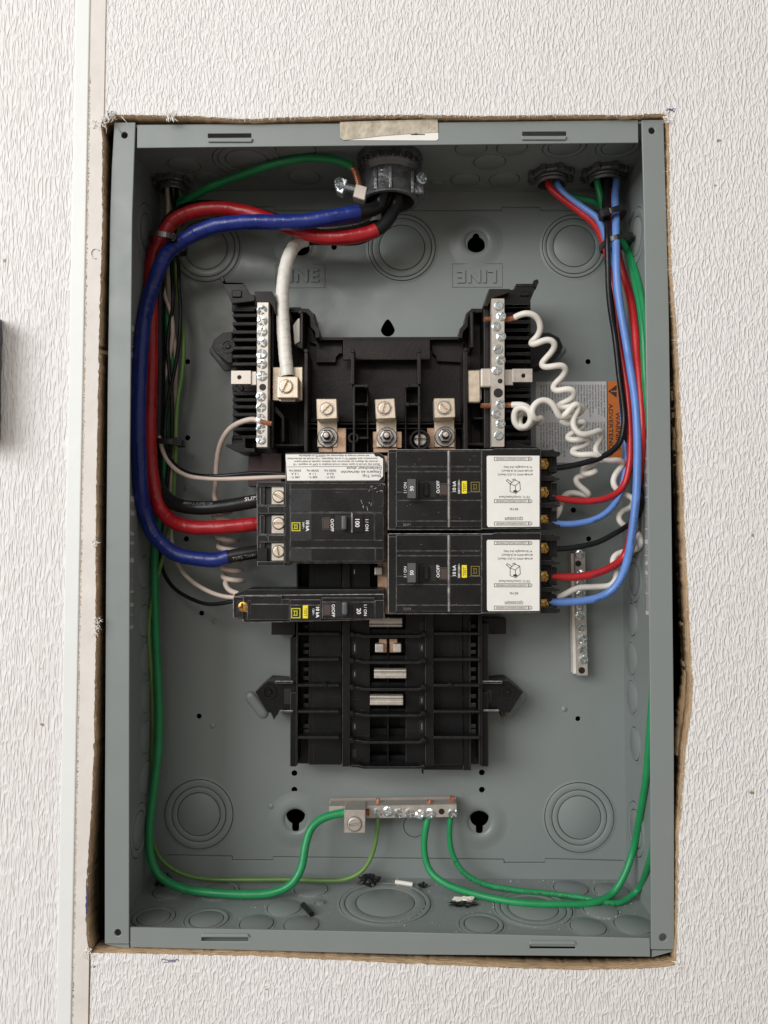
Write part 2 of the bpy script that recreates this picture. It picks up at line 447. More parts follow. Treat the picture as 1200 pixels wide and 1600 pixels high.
def text_bm(s, h, bold=0.0, space=1.0):
    cu = bpy.data.curves.new('tmp', 'FONT'); cu.body = s; cu.size = 1.0; cu.align_x = 'CENTER'; cu.align_y = 'CENTER'; cu.offset = bold; cu.space_character = space
    cu.resolution_u = 3
    ob = bpy.data.objects.new('tmp', cu); COL.objects.link(ob)
    dg = bpy.context.evaluated_depsgraph_get()
    me = bpy.data.meshes.new_from_object(ob.evaluated_get(dg))
    bpy.data.objects.remove(ob); bpy.data.curves.remove(cu)
    vs = np.array([v.co[:] for v in me.vertices]) if len(me.vertices) else np.zeros((0, 3))
    fs = [tuple(p.vertices) for p in me.polygons]
    bpy.data.meshes.remove(me)
    vs = vs * (h/0.72)                   # h = capital height
    return vs, fs
class Print:
    """flat lettering gathered into one mesh facing the room"""
    def __init__(s): s.m = MB()
    def t(s, txt, u, v, d, hpx, ang=0, bold=0.0, wpx=None, off=0.12):
        h = PX(hpx, d); vs, fs = text_bm(txt, h, bold)
        if not len(vs): return s
        if wpx:
            w = vs[:, 0].max()-vs[:, 0].min(); vs[:, 0] *= PX(wpx, d)/w
        c = P(u, v, d); a = math.radians(ang); ca, sa = math.cos(a), math.sin(a)
        s.m.add([(c.x+x*ca-y*sa, d/1000-off/1000, c.z+x*sa+y*ca) for x, y, _ in vs], fs); return s
    def rect(s, u0, v0, u1, v1, d, off=0.12):
        a = P(u0, v1, d); b = P(u1, v0, d); y = d/1000-off/1000
        s.m.add([(a.x,y,a.z),(b.x,y,a.z),(b.x,y,b.z),(a.x,y,b.z)], [(0,1,2,3)]); return s
    def frame(s, u0, v0, u1, v1, d, w, off=0.12):
        s.rect(u0,v0,u1,v0+w,d,off); s.rect(u0,v1-w,u1,v1,d,off); s.rect(u0,v0+w,u0+w,v1-w,d,off); s.rect(u1-w,v0+w,u1,v1-w,d,off); return s
    def line(s, pts, d, w, off=0.12):
        q = [P(u, v, d) for u, v in pts]; hw = PX(w, d)/2; y = d/1000-off/1000
        for a, b in zip(q, q[1:]):
            t = Vector((b.x-a.x, 0, b.z-a.z)); t.normalize(); n = Vector((-t.z, 0, t.x))*hw
            s.m.add([(a.x-n.x,y,a.z-n.z),(b.x-n.x,y,b.z-n.z),(b.x+n.x,y,b.z+n.z),(a.x+n.x,y,a.z+n.z)], [(0,1,2,3)])
        return s
    def build(s, name, mt, par, label=None):
        o = s.m.build(name, mt, par, fix=False)
        if label: o['label'] = label
        return o

# tubes ------------------------------------------------------------
def catmull(pts, step):
    pts = [Vector(p) for p in pts]
    if len(pts) == 2:
        n = max(2, int((pts[1]-pts[0]).length/step)); return [pts[0].lerp(pts[1], i/n) for i in range(n+1)]
    e = [pts[0]*2-pts[1]] + pts + [pts[-1]*2-pts[-2]]
    out = []
    for i in range(1, len(e)-2):
        p0, p1, p2, p3 = e[i-1:i+3]
        t0 = 0; t1 = max(1e-6, (p1-p0).length)**.5; t2 = t1+max(1e-6, (p2-p1).length)**.5; t3 = t2+max(1e-6, (p3-p2).length)**.5
        n = max(1, int((p2-p1).length/step+0.5))
        for k in range(n):
            t = t1+(t2-t1)*k/n
            a1 = p0*((t1-t)/(t1-t0))+p1*((t-t0)/(t1-t0)); a2 = p1*((t2-t)/(t2-t1))+p2*((t-t1)/(t2-t1)); a3 = p2*((t3-t)/(t3-t2))+p3*((t-t2)/(t3-t2))
            b1 = a1*((t2-t)/(t2-t0))+a2*((t-t0)/(t2-t0)); b2 = a2*((t3-t)/(t3-t1))+a3*((t-t1)/(t3-t1))
            out.append(b1*((t2-t)/(t2-t1))+b2*((t-t1)/(t2-t1)))
    out.append(pts[-1])
    return out
class Path:
    def __init__(s, pts, step=0.0015, smooth=2):
        q = np.array([p[:] for p in catmull(pts, step)])
        for _ in range(smooth*3):
            q[1:-1] = 0.25*q[:-2]+0.5*q[1:-1]+0.25*q[2:]
        s.q = q
        d = np.linalg.norm(np.diff(q, axis=0), axis=1); s.s = np.concatenate([[0], np.cumsum(d)]); s.L = s.s[-1]
        T = np.gradient(q, axis=0); T /= np.linalg.norm(T, axis=1)[:, None]; s.T = T
        N = np.zeros_like(q); n0 = np.array([0, -1.0, 0]); n0 -= T[0]*n0.dot(T[0])
        if np.linalg.norm(n0) < 1e-3: n0 = np.array([1.0, 0, 0])-T[0]*T[0][0]
        N[0] = n0/np.linalg.norm(n0)
        for i in range(1, len(q)):
            n = N[i-1]-T[i]*N[i-1].dot(T[i]); N[i] = n/np.linalg.norm(n)
        s.N = N; s.B = np.cross(T, N)
    def at(s, x):
        i = np.interp(x, s.s, np.arange(len(s.s))); k = int(min(i, len(s.s)-2)); f = i-k
        g = lambda A: A[k]*(1-f)+A[k+1]*f
        return g(s.q), g(s.T), g(s.N), g(s.B)
    def near(s, p):
        return s.s[np.argmin(np.linalg.norm(s.q-np.array(p[:]), axis=1))]
def tube(path, r, name, mt, par=None, a=None, b=None, step=0.0015, seg=14, spiral=None, wob=0.0, taper=None):
    a = 0 if a is None else a; b = path.L if b is None else b
    n = max(2, int((b-a)/step)); vs = []; fs = []
    for i in range(n+1):
        x = a+(b-a)*i/n; q, T, N, B = path.at(x)
        for k in range(seg):
            th = 2*math.pi*k/seg; rr = r
            if taper: rr *= taper(i/n)
            if spiral:
                ph = (x/spiral[0]+.35*math.sin(x*61)+.2*math.sin(x*149+1)-th/(2*math.pi)) % 1.0
                rr *= 1+spiral[1]*(ph if ph < 0.93 else (1-ph)/0.07*0.93)
            if wob: rr *= 1+wob*noise.noise(Vector((x*130, th*1.2, r*900)))
            vs.append(tuple(q+N*rr*math.cos(th)+B*rr*math.sin(th)))
    for i in range(n):
        for k in range(seg):
            k2 = (k+1) % seg; fs.append((i*seg+k, i*seg+k2, (i+1)*seg+k2, (i+1)*seg+k))
    fs.append(tuple(range(seg-1, -1, -1))); fs.append(tuple(range(n*seg, (n+1)*seg)))
    me = bpy.data.meshes.new(name); me.from_pydata(vs, [], fs)
    me.update()
    bm = bmesh.new(); bm.from_mesh(me); bmesh.ops.recalc_face_normals(bm, faces=bm.faces); bm.to_mesh(me); bm.free()
    me.polygons.foreach_set('use_smooth', [True]*len(me.polygons)); me.set_sharp_from_angle(angle=math.radians(60))
    return link(name, me, mt, par)
def tube_text(path, r, s0, txt, h, ang, mt, par, flip=False, bold=0.01):
    vs, fs = text_bm(txt, h, bold)
    vs[:, 0] -= vs[:, 0].min()
    sg = -1 if flip else 1
    out = []
    for x, y, _ in vs:
        q, T, N, B = path.at(min(max(s0+sg*x, 0), path.L)); th = ang-sg*y/r
        out.append(tuple(q+(N*math.cos(th)+B*math.sin(th))*(r+0.00006)))
    mb = MB(); mb.add(out, fs); return mb.build('printed_marking', mt, par, fix=False)
def strands(path, r, name, par, a, b, n=7, mt='copper'):
    """twisted bare strands"""
    mb = MB(); step = 0.0006; k_ = max(3, int((b-a)/step)); sr = r*0.40
    for j in range(n):
        vs = []; fs = []
        for i in range(k_+1):
            x = a+(b-a)*i/k_; q, T, N, B = path.at(x); th = 2*math.pi*j/n+x/0.010*2*math.pi; rr = r*0.62*(1+0.5*(i/k_)**3*random.random())
            c = q+N*rr*math.cos(th)+B*rr*math.sin(th)
            for k in range(6):
                t = 2*math.pi*k/6; vs.append(tuple(c+N*sr*math.cos(t)+B*sr*math.sin(t)))
        for i in range(k_):
            for k in range(6): fs.append((i*6+k, i*6+(k+1) % 6, (i+1)*6+(k+1) % 6, (i+1)*6+k))
        fs.append(tuple(range(5, -1, -1))); fs.append(tuple(range(k_*6, k_*6+6)))
        mb.add(vs, fs)
    return mb.build(name, mt, par, smooth=True)
def inside(p, r):
    """keep a cable inside the steel box by bringing it forward along its sight line"""
    d = p[2]
    d = min(d, (BD-r)*1000-1.2)
    for _ in range(400):
        q = P(p[0], p[1], d)
        if d < 4 or (abs(q.x) < BW-0.0022-r and abs(q.z) < BH-0.0016-r): break
        d -= 0.5
    return P(p[0], p[1], d)
def pts(lst, r, d=None):
    out = []; last = d if d is not None else 50
    for p in lst:
        if isinstance(p, Vector): out.append(p); continue
        if len(p) == 3: last = p[2]
        out.append(inside((p[0], p[1], last), r))
    return out

# ================================================================ SETTING: the wall, the strips, the cavity
WD = -4.0
def w2(u, v, d=WD): p = P(u, v, d); return (p.x, p.z)
def ragged(lst, step=0.0022, amp=0.0005):
    out = []
    for (a, b) in zip(lst, lst[1:]):
        n = max(1, int(math.hypot(b[0]-a[0], b[1]-a[1])/step))
        for i in range(n):
            t = i/n; x = a[0]+(b[0]-a[0])*t; z = a[1]+(b[1]-a[1])*t
            out.append((x+amp*noise.noise(Vector((x*500, z*500, 1)))*1.6, z+amp*noise.noise(Vector((x*500, z*500, 9)))*1.6))
    out.append(lst[-1]); return out
cut_top = [(163,186),(170,181),(180,179),(240,180),(300,181),(380,186),(460,183),(540,181),(640,179),(760,181),(900,179),(980,180),(1036,177),(1044,180)]
cut_right = [(1046,200),(1047,340),(1050,430),(1057,500),(1060,560),(1066,680),(1069,800),(1073,880),(1078,980),(1081,1040),(1083.5,1072),(1081,1110),(1072,1170),(1068,1230),(1061,1300),(1060,1400),(1058,1470),(1057,1508)]
cut_bottom = [(1040,1511),(1000,1514),(900,1516),(760,1511),(640,1506),(520,1500),(400,1494),(300,1492),(220,1490),(142,1489)]
hole_edge = cut_top + cut_right + cut_bottom
bl = lambda y: 166-0.0175*y
outline = [w2(bl(-1300), -1300)] + ragged([w2(u, v) for u, v in hole_edge]) + [w2(bl(2900), 2900), w2(2700, 2900), w2(2700, -1300)]
wb = plate2d(outline, [], 0.016, lambda a, b, h: (a, WD/1000+h, b), 'wall', ['wall', 'board'], side_mat=True)
wb['kind'] = 'structure'
outline = [w2(-1500, -1300), w2(120-0.0195*-1300, -1300), w2(120-0.0195*2900, 2900), w2(-1500, 2900)]
wl = plate2d(outline, [], 0.012, lambda a, b, h: (a, WD/1000+h, b), 'wall', ['wall_l', 'board'], side_mat=True)
wl['kind'] = 'structure'
st = thing('wall_joint_strip', 'smooth white and cream strip covering the vertical wall joint left of the open panel', 'trim strip', P(120, 1600, WD))
wp = [w2(120-0.0195*-1300, -1300), w2(142-0.0185*-1300, -1300), w2(142-0.0185*2900, 2900), w2(120-0.0195*2900, 2900)]
plate2d(wp, [], 0.012, lambda a, b, h: (a, -0.0056+h, b), 'cover_strip', 'strip_white', st, bevel=.7)
left_cut = [(158,196),(160,215),(160.5,340),(156,500),(152,700),(150,850),(150,1000),(147,1180),(141,1300),(135,1380),(134.5,1430),(137,1470),(140,1488)]
cp = [w2(142-0.0185*-1300, -1300, -4), w2(bl(-1300), -1300), w2(bl(185), 185)] + ragged([w2(u, v) for u, v in left_cut]) + [w2(bl(1500), 1500), w2(bl(2900), 2900), w2(142-0.0185*2900, 2900)]
cs = plate2d(cp, [], 0.017, lambda a, b, h: (a, -0.0047+h, b), 'joint_strip', ['strip_cream', 'board'], st, side_mat=True)
bl_ = Path([P(149+7*math.cos(t*.6), 396-8*math.sin(t*.6)*1.0, -5.0) for t in range(1, 9)], .0005); tube(bl_, .00045, 'surface_blister', 'strip_cream', st, seg=8, step=.0004)
# rough grout line between the two strips and the two pen marks
gm = MB()
for i in range(900):
    v = random.uniform(120, 1600); u = 142-0.0185*v+random.gauss(1.2, 0.5); p = P(u, v, -4.75); s = random.uniform(.00012, .0004)
    gm.add([(p.x-s, p.y, p.z-s*1.5), (p.x+s, p.y, p.z-s), (p.x, p.y-s*0.5, p.z+s*1.5)], [(0,1,2)])
tag(gm.build('joint_dirt', 'board', None, fix=False), 'fine dirt along the seam of the joint strip', None, None, 'stuff')

# torn fibres and paper at the cut edge
fm = MB()
def fibre(p, dirx, dirz, L, w):
    n = 4; a = Vector(p); c = Vector((dirx, random.uniform(-.5, .35), dirz)).normalized(); side = Vector((-c.z, 0, c.x))*w
    q = [a]
    for i in range(n):
        c = (c+Vector((random.uniform(-.25, .25), random.uniform(-.2, .2), random.uniform(-.25, .25)))).normalized(); a = a+c*L/n; q.append(a)
    vs = []
    for i, x in enumerate(q):
        k = 1-0.75*i/n; vs += [x-side*k, x+side*k, x+Vector((0, -w*k, 0))]
    fs = []
    for i in range(n):
        for e in range(3): fs.append((i*3+e, i*3+(e+1) % 3, (i+1)*3+(e+1) % 3, (i+1)*3+e))
    fm.add(vs, fs)
def along(lst, n, fn_):
    seg = [math.hypot(b[0]-a[0], b[1]-a[1]) for a, b in zip(lst, lst[1:])]; tot = sum(seg)
    for _ in range(n):
        x = random.uniform(0, tot)
        for (a, b), s_ in zip(zip(lst, lst[1:]), seg):
            if x <= s_: t = x/s_; fn_(a[0]+(b[0]-a[0])*t, a[1]+(b[1]-a[1])*t); break
            x -= s_
along(cut_top, 900, lambda u, v: fibre(P(u, v+random.uniform(-2.5, 1.5), WD-0.1), random.uniform(-.6, .6), random.uniform(-1, .3), random.uniform(.0005, .0022), random.uniform(.00006, .0002)))
along(cut_right, 1300, lambda u, v: fibre(P(u+random.uniform(-1, 4.5), v, WD-0.1), random.uniform(-1, .5), random.uniform(-.7, .7), random.uniform(.0004, .0018), random.uniform(.00006, .0002)))
along([p for p in cut_right if p[1] < 640], 46, lambda u, v: fibre(P(u+1, v, WD-0.1), -1, random.uniform(-.6, .5), random.uniform(.003, .006), random.uniform(.00005, .00016)))
along(cut_bottom, 420, lambda u, v: fibre(P(u, v+random.uniform(-1, 3), WD-0.1), random.uniform(-.7, .7), random.uniform(-.5, .5), random.uniform(.0004, .0014), random.uniform(.00005, .00018)))
along(left_cut, 380, lambda u, v: fibre(P(u+random.uniform(-1, 1.5), v, WD-0.9), random.uniform(-.4, 1), random.uniform(-.7, .7), random.uniform(.0004, .0014), random.uniform(.00004, .00014)))
for u, v in ((160,190),(166,186),(176,181),(264,180),(270,181),(150,196),(1046,186),(1040,180),(149,848),(150,985),(151,972),(135,1490),(139,1488),(1060,1508)):
    for _ in range(26):
        fibre(P(u+random.uniform(-5, 5), v+random.uniform(-7, 7), WD-0.8), random.uniform(-.7, .7), random.uniform(-1, .7), random.uniform(.0008, .003), random.uniform(.0001, .0005))
fibre(P(262,181,WD-.3), .35, -1, .0065, .0006); fibre(P(268,180,WD-.3), .5, -1, .0055, .0005); fibre(P(190,182,WD-.3), .5, -1, .006, .0003); fibre(P(164,190,WD-.3), .2, -1, .008, .0003)
tag(fm.build('torn_paper_fibres', 'fray', None, fix=False), 'frayed white paper fibres along the cut edge of the wall opening', None, None, 'stuff')
# pen marks on the wall
pm = Print()
def squig(u, v, w, h, n=9):
    q = [(u+w*i/n, v+random.uniform(-h, h)) for i in range(n+1)]; pm.line(q, WD, 1.0, 0.3)
squig(1040, 172, 16, 3); squig(1044, 173, 10, 4, 6); squig(168, 178, 9, 5, 6); squig(252, 1500, 28, 2, 12); squig(256, 1503, 18, 1, 8); squig(146, 1511, 3, 3, 4)
pm.line([(136.5,1385),(136,1428)], WD-0.8, 2.6, 0.3)
tag(pm.build('pen_mark', 'pen', None), 'blue pen scribbles at the corners of the cut opening', 'pen mark')

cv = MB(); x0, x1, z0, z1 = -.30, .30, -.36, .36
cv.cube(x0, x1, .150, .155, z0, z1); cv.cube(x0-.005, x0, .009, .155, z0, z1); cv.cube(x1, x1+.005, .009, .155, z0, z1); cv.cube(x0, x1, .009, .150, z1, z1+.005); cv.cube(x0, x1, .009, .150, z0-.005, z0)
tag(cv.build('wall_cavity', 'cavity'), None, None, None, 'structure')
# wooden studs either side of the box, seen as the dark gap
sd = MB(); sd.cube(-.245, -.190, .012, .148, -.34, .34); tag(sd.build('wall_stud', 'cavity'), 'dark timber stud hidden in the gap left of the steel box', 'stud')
# lower layer of fibreboard seen right of the box (double thickness edge)
lr = MB()
qq = [w2(u-11, v, 9) for u, v in [(1052,300),(1060,560),(1070,800),(1078,960)]] + [w2(1070,1060,9), w2(1062,1110,9), w2(1056,1180,9)]
q2 = [(a+.03, b) for a, b in reversed(qq)]
rp_ = ragged(qq, .002, .0008) + q2
plate2d(rp_, [], 0.008, lambda a, b, h: (a, .0084+h, b), 'backing_board', ['board', 'board'])
bpy.data.objects['backing_board']['kind'] = 'structure'

# neighbour's grey housing at the left edge of the view
nb = thing('grey_housing', 'dark grey metal housing edge standing off the wall at the far left', 'housing', P(-30, 720, WD))
a = P(1.5, 690, WD); b = P(0, 500, WD)
h1 = MB(); h1.cube(a.x-.12, a.x, -.024, WD/1000-.0002, a.z, b.z); h1.build('housing_body', 'handle', nb, bevel=1.0, seg=2)
h1 = MB(); h1.cube(a.x-.115, a.x-.004, -.0265, -.0241, a.z+.004, b.z-.004); h1.build('housing_cover', 'handle', nb, bevel=0.6)

# ================================================================ STEEL ENCLOSURE
T = 0.0015
enc = thing('electrical_panel_enclosure', 'open grey steel breaker panel box recessed into the cut wall opening', 'panel box', (0, BD, -BH))
def wxz(u, v, d): p = P(u, v, d); return (p.x, p.z)
def circ_px(u, v, r, d, n=20): p = P(u, v, d); return circ(p.x, p.z, PX(r, d), n)
D5 = BD*1000
def keyhole(u, v, r, w, l, up):
    c = P(u, v, D5); R, ww, L = PX(r, D5), PX(w, D5)/2, PX(l, D5); sgn = 1 if up else -1
    a0 = math.asin(ww/R); out = []
    n = 22
    for i in range(n+1):
        a = a0+(2*math.pi-2*a0)*i/n; out.append((c.x+R*math.sin(a), c.z+sgn*R*math.cos(a)))
    k = 6
    for i in range(k+1):
        a = math.pi*i/k; out.append((c.x-ww*math.cos(a), c.z+sgn*(L+ww*math.sin(a))))
    return out
def tear(u, v):
    c = P(u, v, D5); R = PX(11, D5); out = []
    for i in range(24):
        a = 2*math.pi*i/24; z = math.cos(a); out.append((c.x+R*math.sin(a)*(1 if z < 0 else (1-0.45*z)), c.z+R*(z if z < 0 else z*1.5)))
    return out
small = [(293,565,4.2),(293,684,4.2),(291,842,4.2),(315,958,4),(311,1119,4),(919,565,4.2),(896,797,4.2),(920,842,4),(903,1123,4),(460,1208,4.6),(460,1234,4.6),(753,1207,4.6),(753,1234,4.6),(522,386,4.5)]
holes = [circ_px(u, v, r, D5) for u, v, r in small]
holes += [keyhole(744,383,14,10.5,14,True), keyhole(470,388,14,10.5,14,True), keyhole(462,1273,14.5,11,21,False), keyhole(749,1277,14.5,11,20,False), tear(606,515)]
bp_ = plate2d(rect(-BW, BW, -BH, BH), holes, T, lambda a, b, h: (a, BD+h, b), 'back_panel', 'paint', enc)
# rounded mounds pressed round the mounting holes
def on(obj_parent, name, mb, **k): return mb.build(name, 'paint', obj_parent, smooth=True, **k)
enc_b = tuple(enc['_base'])
bp_['_base'] = (0, 0, 0)
def subparent(o, p):
    """a part's part: keep it where it was built"""
    o.parent = p; o.matrix_parent_inverse = (Matrix.Translation(Vector(enc_b))).inverted() if False else Matrix.Identity(4)
# parts of enc are built in world coordinates: their parent inverse already cancels enc's location, so sub-parts use identity
def dome(u, v, s=1.0, h=1.5):
    c = P(u, v, D5); mm = .001
    r = lambda px: PX(px*s, D5)
    m_ = MB(); m_.lathe(c, [(r(17), -0.3*mm), (r(19), -h*.75*mm), (r(22), -h*mm), (r(27), -h*.95*mm), (r(33), -h*.5*mm), (r(39), -h*.12*mm), (r(44), .05*mm)], 'Y', 48, cap=False)
    on(bp_, 'mounting_dimple', m_)
dome(744, 378, 1.0, 1.8); dome(470, 383, 1.0); dome(462, 1281, 1.0, 1.8); dome(749, 1284, 1.0, 1.8)
for u, v in ((335,971),(332,1134),(291,763),(882,1108),(424,1380-120)):
    c = P(u, v, D5); m_ = MB(); r = PX(5, D5); m_.lathe(c, [(r*.05,-.0011),(r*.5,-.0009),(r,.0001)], 'Y', 20, cap=False); on(bp_, 'stamped_pip', m_)
# hooks punched out of the back beside the plastic feet
def hook(u, v, ang):
    c = P(u, v, D5); L, w = PX(24, D5), PX(8.5, D5); m_ = MB(); n = 20; rings = []
    for k, (sc, h) in enumerate(((1, .0001), (.93, -.0018), (.7, -.0028), (.35, -.003))):
        ring = []
        for i in range(n):
            a = 2*math.pi*i/n; x = w*math.cos(a)*sc; z = w*math.sin(a)*sc+(L-w)*(1 if math.sin(a) >= 0 else -1)*(0.6+.4*sc)
            ca, sa = math.cos(ang), math.sin(ang); ring.append((c.x+x*ca-z*sa, c.y+h, c.z+x*sa+z*ca))
        rings.append(ring)
    vs = sum(rings, []); fs = []
    for k in range(3):
        for i in range(n): fs.append((k*n+i, k*n+(i+1) % n, (k+1)*n+(i+1) % n, (k+1)*n+i))
    fs.append(tuple(range(3*n, 4*n))); m_.add(vs, fs); on(bp_, 'stamped_tab', m_)
hook(401, 1101, math.radians(38)); hook(805, 1101, math.radians(-38)); hook(345, 560, math.radians(38)); hook(866, 558, math.radians(-38))

# knockouts: pressed discs and rings
KO = {}
def knockout(plane, c, radii, name='knockout', par=None, h=.0008):
    ax, sg = {'back': ('Y', -1), 'top': ('Z', -1), 'bottom': ('Z', 1), 'left': ('X', 1), 'right': ('X', -1)}[plane]
    key = (plane, tuple(round(r, 4) for r in radii))
    if key not in KO:
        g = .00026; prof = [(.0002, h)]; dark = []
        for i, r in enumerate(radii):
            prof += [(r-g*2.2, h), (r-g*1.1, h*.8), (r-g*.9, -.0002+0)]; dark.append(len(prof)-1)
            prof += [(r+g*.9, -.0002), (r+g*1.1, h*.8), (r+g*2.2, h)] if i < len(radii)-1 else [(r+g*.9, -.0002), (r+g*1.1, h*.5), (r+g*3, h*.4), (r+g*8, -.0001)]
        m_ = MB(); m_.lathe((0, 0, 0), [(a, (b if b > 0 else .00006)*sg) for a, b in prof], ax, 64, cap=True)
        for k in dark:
            for q in range(64): m_.mi[k*64+q] = 1  # groove floor coloured dark to paint in its shade
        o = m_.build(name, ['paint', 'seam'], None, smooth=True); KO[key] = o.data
        bpy.data.objects.remove(o)
    o = bpy.data.objects.new(name, KO[key]); COL.objects.link(o); o.parent = par; o.location = c
    # a spot where the ring is tied to the sheet
    return o
px5 = lambda r: PX(r, D5)
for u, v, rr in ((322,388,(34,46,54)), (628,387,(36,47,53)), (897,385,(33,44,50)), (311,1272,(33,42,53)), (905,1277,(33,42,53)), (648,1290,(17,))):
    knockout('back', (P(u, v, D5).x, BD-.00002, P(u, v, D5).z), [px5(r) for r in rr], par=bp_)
ttop = BH-T; tw = []
def side_wall(name, x0, x1, y0, y1, z0, z1):
    m_ = MB(); m_.cube(x0, x1, y0, y1, z0, z1); return m_.build(name, 'paint', enc)
wt = side_wall('top_wall', -BW+T, BW-T, .0017, BD, BH-T, BH)
wbm = side_wall('bottom_wall', -BW+T, BW-T, .0017, BD, -BH, -BH+T)
wlf = side_wall('left_wall', -BW, -BW+T, .0017, BD, -BH, BH)
wrt = side_wall('right_wall', BW-T, BW, .0017, BD, -BH, BH)
def kt(u, v, rpx, plane):
    ax, val, par = {'top': (2, BH-T, wt), 'bottom': (2, -BH+T, wbm), 'left': (0, -BW+T, wlf), 'right': (0, BW-T, wrt)}[plane]
    c = hit(u, v, ax, val); d = c.y*1000
    if plane in ('left', 'right'): rad = [PX(r, d) for r in rpx]
    else: rad = [PX(r, d) for r in rpx]
    off = {'top': (0, 0, -.00002), 'bottom': (0, 0, .00002), 'left': (.00002, 0, 0), 'right': (-.00002, 0, 0)}[plane]
    knockout(plane, (c.x+off[0], c.y, c.z+off[2]), rad, par=par)
for a_ in ((288,257,(25,)),(386,250,(34,46,54)),(327,279,(22,)),(475,276,(25,)),(462,233,(32,)),(765,252,(25,)),(727,280,(23,)),(788,280,(24,)),(683,284,(11,)),(882,229,(25,34)),(965,229,(25,34)),(736,231,(25,)),(800,230,(24,))): kt(*a_, 'top')
for a_ in ((265,1394,(25,)),(340,1392,(26,33)),(486,1390,(26,)),(444,1419,(26,)),(240,1434,(25,33)),(323,1437,(26,34)),(401,1444,(26,)),(471,1446,(27,)),(602,1411,(45,62,70)),(500,1411,(8,)),(752,1445,(26,34)),(833,1420,(38,50,59)),(919,1449,(27,)),(892,1389,(26,)),(956,1393,(26,)),(939,1423,(26,)),(990,1446,(29,))): kt(*a_, 'bottom')
for a_ in ((223,894,(25,)),(223,970,(25,)),(226,1028,(25,)),(226,1088,(25,)),(226,1151,(25,)),(215,1297,(28,40)),(228,366,(30,46)),(226,1215,(25,))): kt(*a_, 'left')
for a_ in ((990,968,(25,)),(989,1029,(25,)),(990,1089,(25,)),(993,905,(25,36)),(995,1162,(25,)),(996,1295,(28,40)),(996,370,(30,44))): kt(*a_, 'right')

# folded tabs: along the back at top and bottom, and along the side walls
def tab(pl, name='folded_tab'):
    plate2d([wxz(u, v, D5) for u, v in pl], [], .0009, lambda a, b, h: (a, BD-.0009+h, b), name, 'paint', enc, bevel=.25)
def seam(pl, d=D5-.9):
    pr_ = Print(); pr_.line(pl, d, 1.3, .02); pr_.build('seam_shade', 'seam', enc)  # flat dark line painted beside the tab as crevice shade
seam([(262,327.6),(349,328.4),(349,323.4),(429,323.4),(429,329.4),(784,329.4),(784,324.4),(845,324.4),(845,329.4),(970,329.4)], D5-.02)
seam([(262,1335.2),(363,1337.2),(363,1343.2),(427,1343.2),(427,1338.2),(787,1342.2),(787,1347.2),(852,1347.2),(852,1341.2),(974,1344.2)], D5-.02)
tab([(244,300),(244,326),(349,327),(349,322),(429,322),(429,328),(784,328),(784,323),(845,323),(845,328),(973,328),(973,300)])
tab([(243,1371),(243,1336),(363,1338),(363,1344),(427,1344),(427,1339),(787,1343),(787,1348),(852,1348),(852,1342),(976,1345),(976,1375)])
def side_tab(lst, x, sg, name='folded_tab'):
    q = [hit(u, v, 0, x) for u, v in lst]
    plate2d([(p.y, p.z) for p in q], [], .0008, lambda a, b, h: (x+sg*h, a, b), name, 'paint', enc, bevel=.2)
xl, xr = -BW+T, BW-T
def yz(y, z, x): return (y, z)
ql = [hit(210,275,0,xl), hit(243,318,0,xl), hit(230,1364,0,xl), hit(202,1389,0,xl)]
SEAM=1
plate2d([(ql[0].y-.02, ql[0].z+.017)] + [(p.y, p.z) for p in ql[:3]] + [(ql[3].y-.02, ql[3].z-.017)], [], .0008, lambda a, b, h: (xl+h, a, b), 'folded_tab', 'paint', enc, bevel=.2)
qr = [hit(1003,270,0,xr), hit(978,305,0,xr), hit(989,1358,0,xr), hit(1016,1391,0,xr)]
plate2d([(qr[0].y-.02, qr[0].z+.012)] + [(p.y, p.z) for p in qr[:3]] + [(qr[3].y-.02, qr[3].z-.014)], [], .0008, lambda a, b, h: (xr-h, a, b), 'folded_tab', 'paint', enc, bevel=.2)
for a_, b_, x_, sg_ in ((ql[0], ql[1], xl, 1), (ql[3], ql[2], xl, 1), (qr[0], qr[1], xr, -1), (qr[3], qr[2], xr, -1)):
    dz = .0011 if a_.z > 0 else -.0011; m_ = MB()
    m_.add([(x_+sg_*.0001, a_.y-.02, a_.z+dz*.1+(a_.z-b_.z)/(a_.y-b_.y)*-.02), (x_+sg_*.0001, b_.y, b_.z+dz*.1), (x_+sg_*.0001, b_.y, b_.z+dz), (x_+sg_*.0001, a_.y-.02, a_.z+dz+(a_.z-b_.z)/(a_.y-b_.y)*-.02)], [(0,1,2,3)]); m_.build('seam_shade', 'seam', enc)  # flat dark strip painting the crevice shade beside each side tab
for o in list(COL.objects):
    if o.name.startswith('knockout') and o.parent in (wlf, wrt): o.location.x += .0008 if o.parent is wlf else -.0008

# front flanges
xin_l, xin_r = P(206.5, 340, 0).x, P(1006, 340, 0).x
zt_l, zb_l = P(195, 191, 0).z, P(183, 1475, 0).z
zt_r, zb_r = P(1019, 187, 0).z, P(1036, 1484, 0).z
fl = lambda a, b, h: (a, h, b)
plate2d([(P(163.5,1475,0).x, zb_l), (P(201.5,1475,0).x, zb_l), (P(201.8,1100,0).x, P(201.8,1100,0).z), (P(203,700,0).x, P(203,700,0).z), (P(206.5,340,0).x, P(206.5,340,0).z), (P(211.5,191,0).x, zt_l), (P(178.5,191,0).x, zt_l), (P(174.5,260,0).x, P(174,260,0).z), (P(171.8,340,0).x, P(172,340,0).z), (P(168,600,0).x, P(168,600,0).z), (P(165.5,900,0).x, P(165,900,0).z), (P(163.5,1300,0).x, P(163,1300,0).z)], [circ_px(194.5, 211, 5.2, 0), circ_px(184, 1457.5, 5.2, 0)], .0016, fl, 'side_flange', 'paint', enc, bevel=.45)
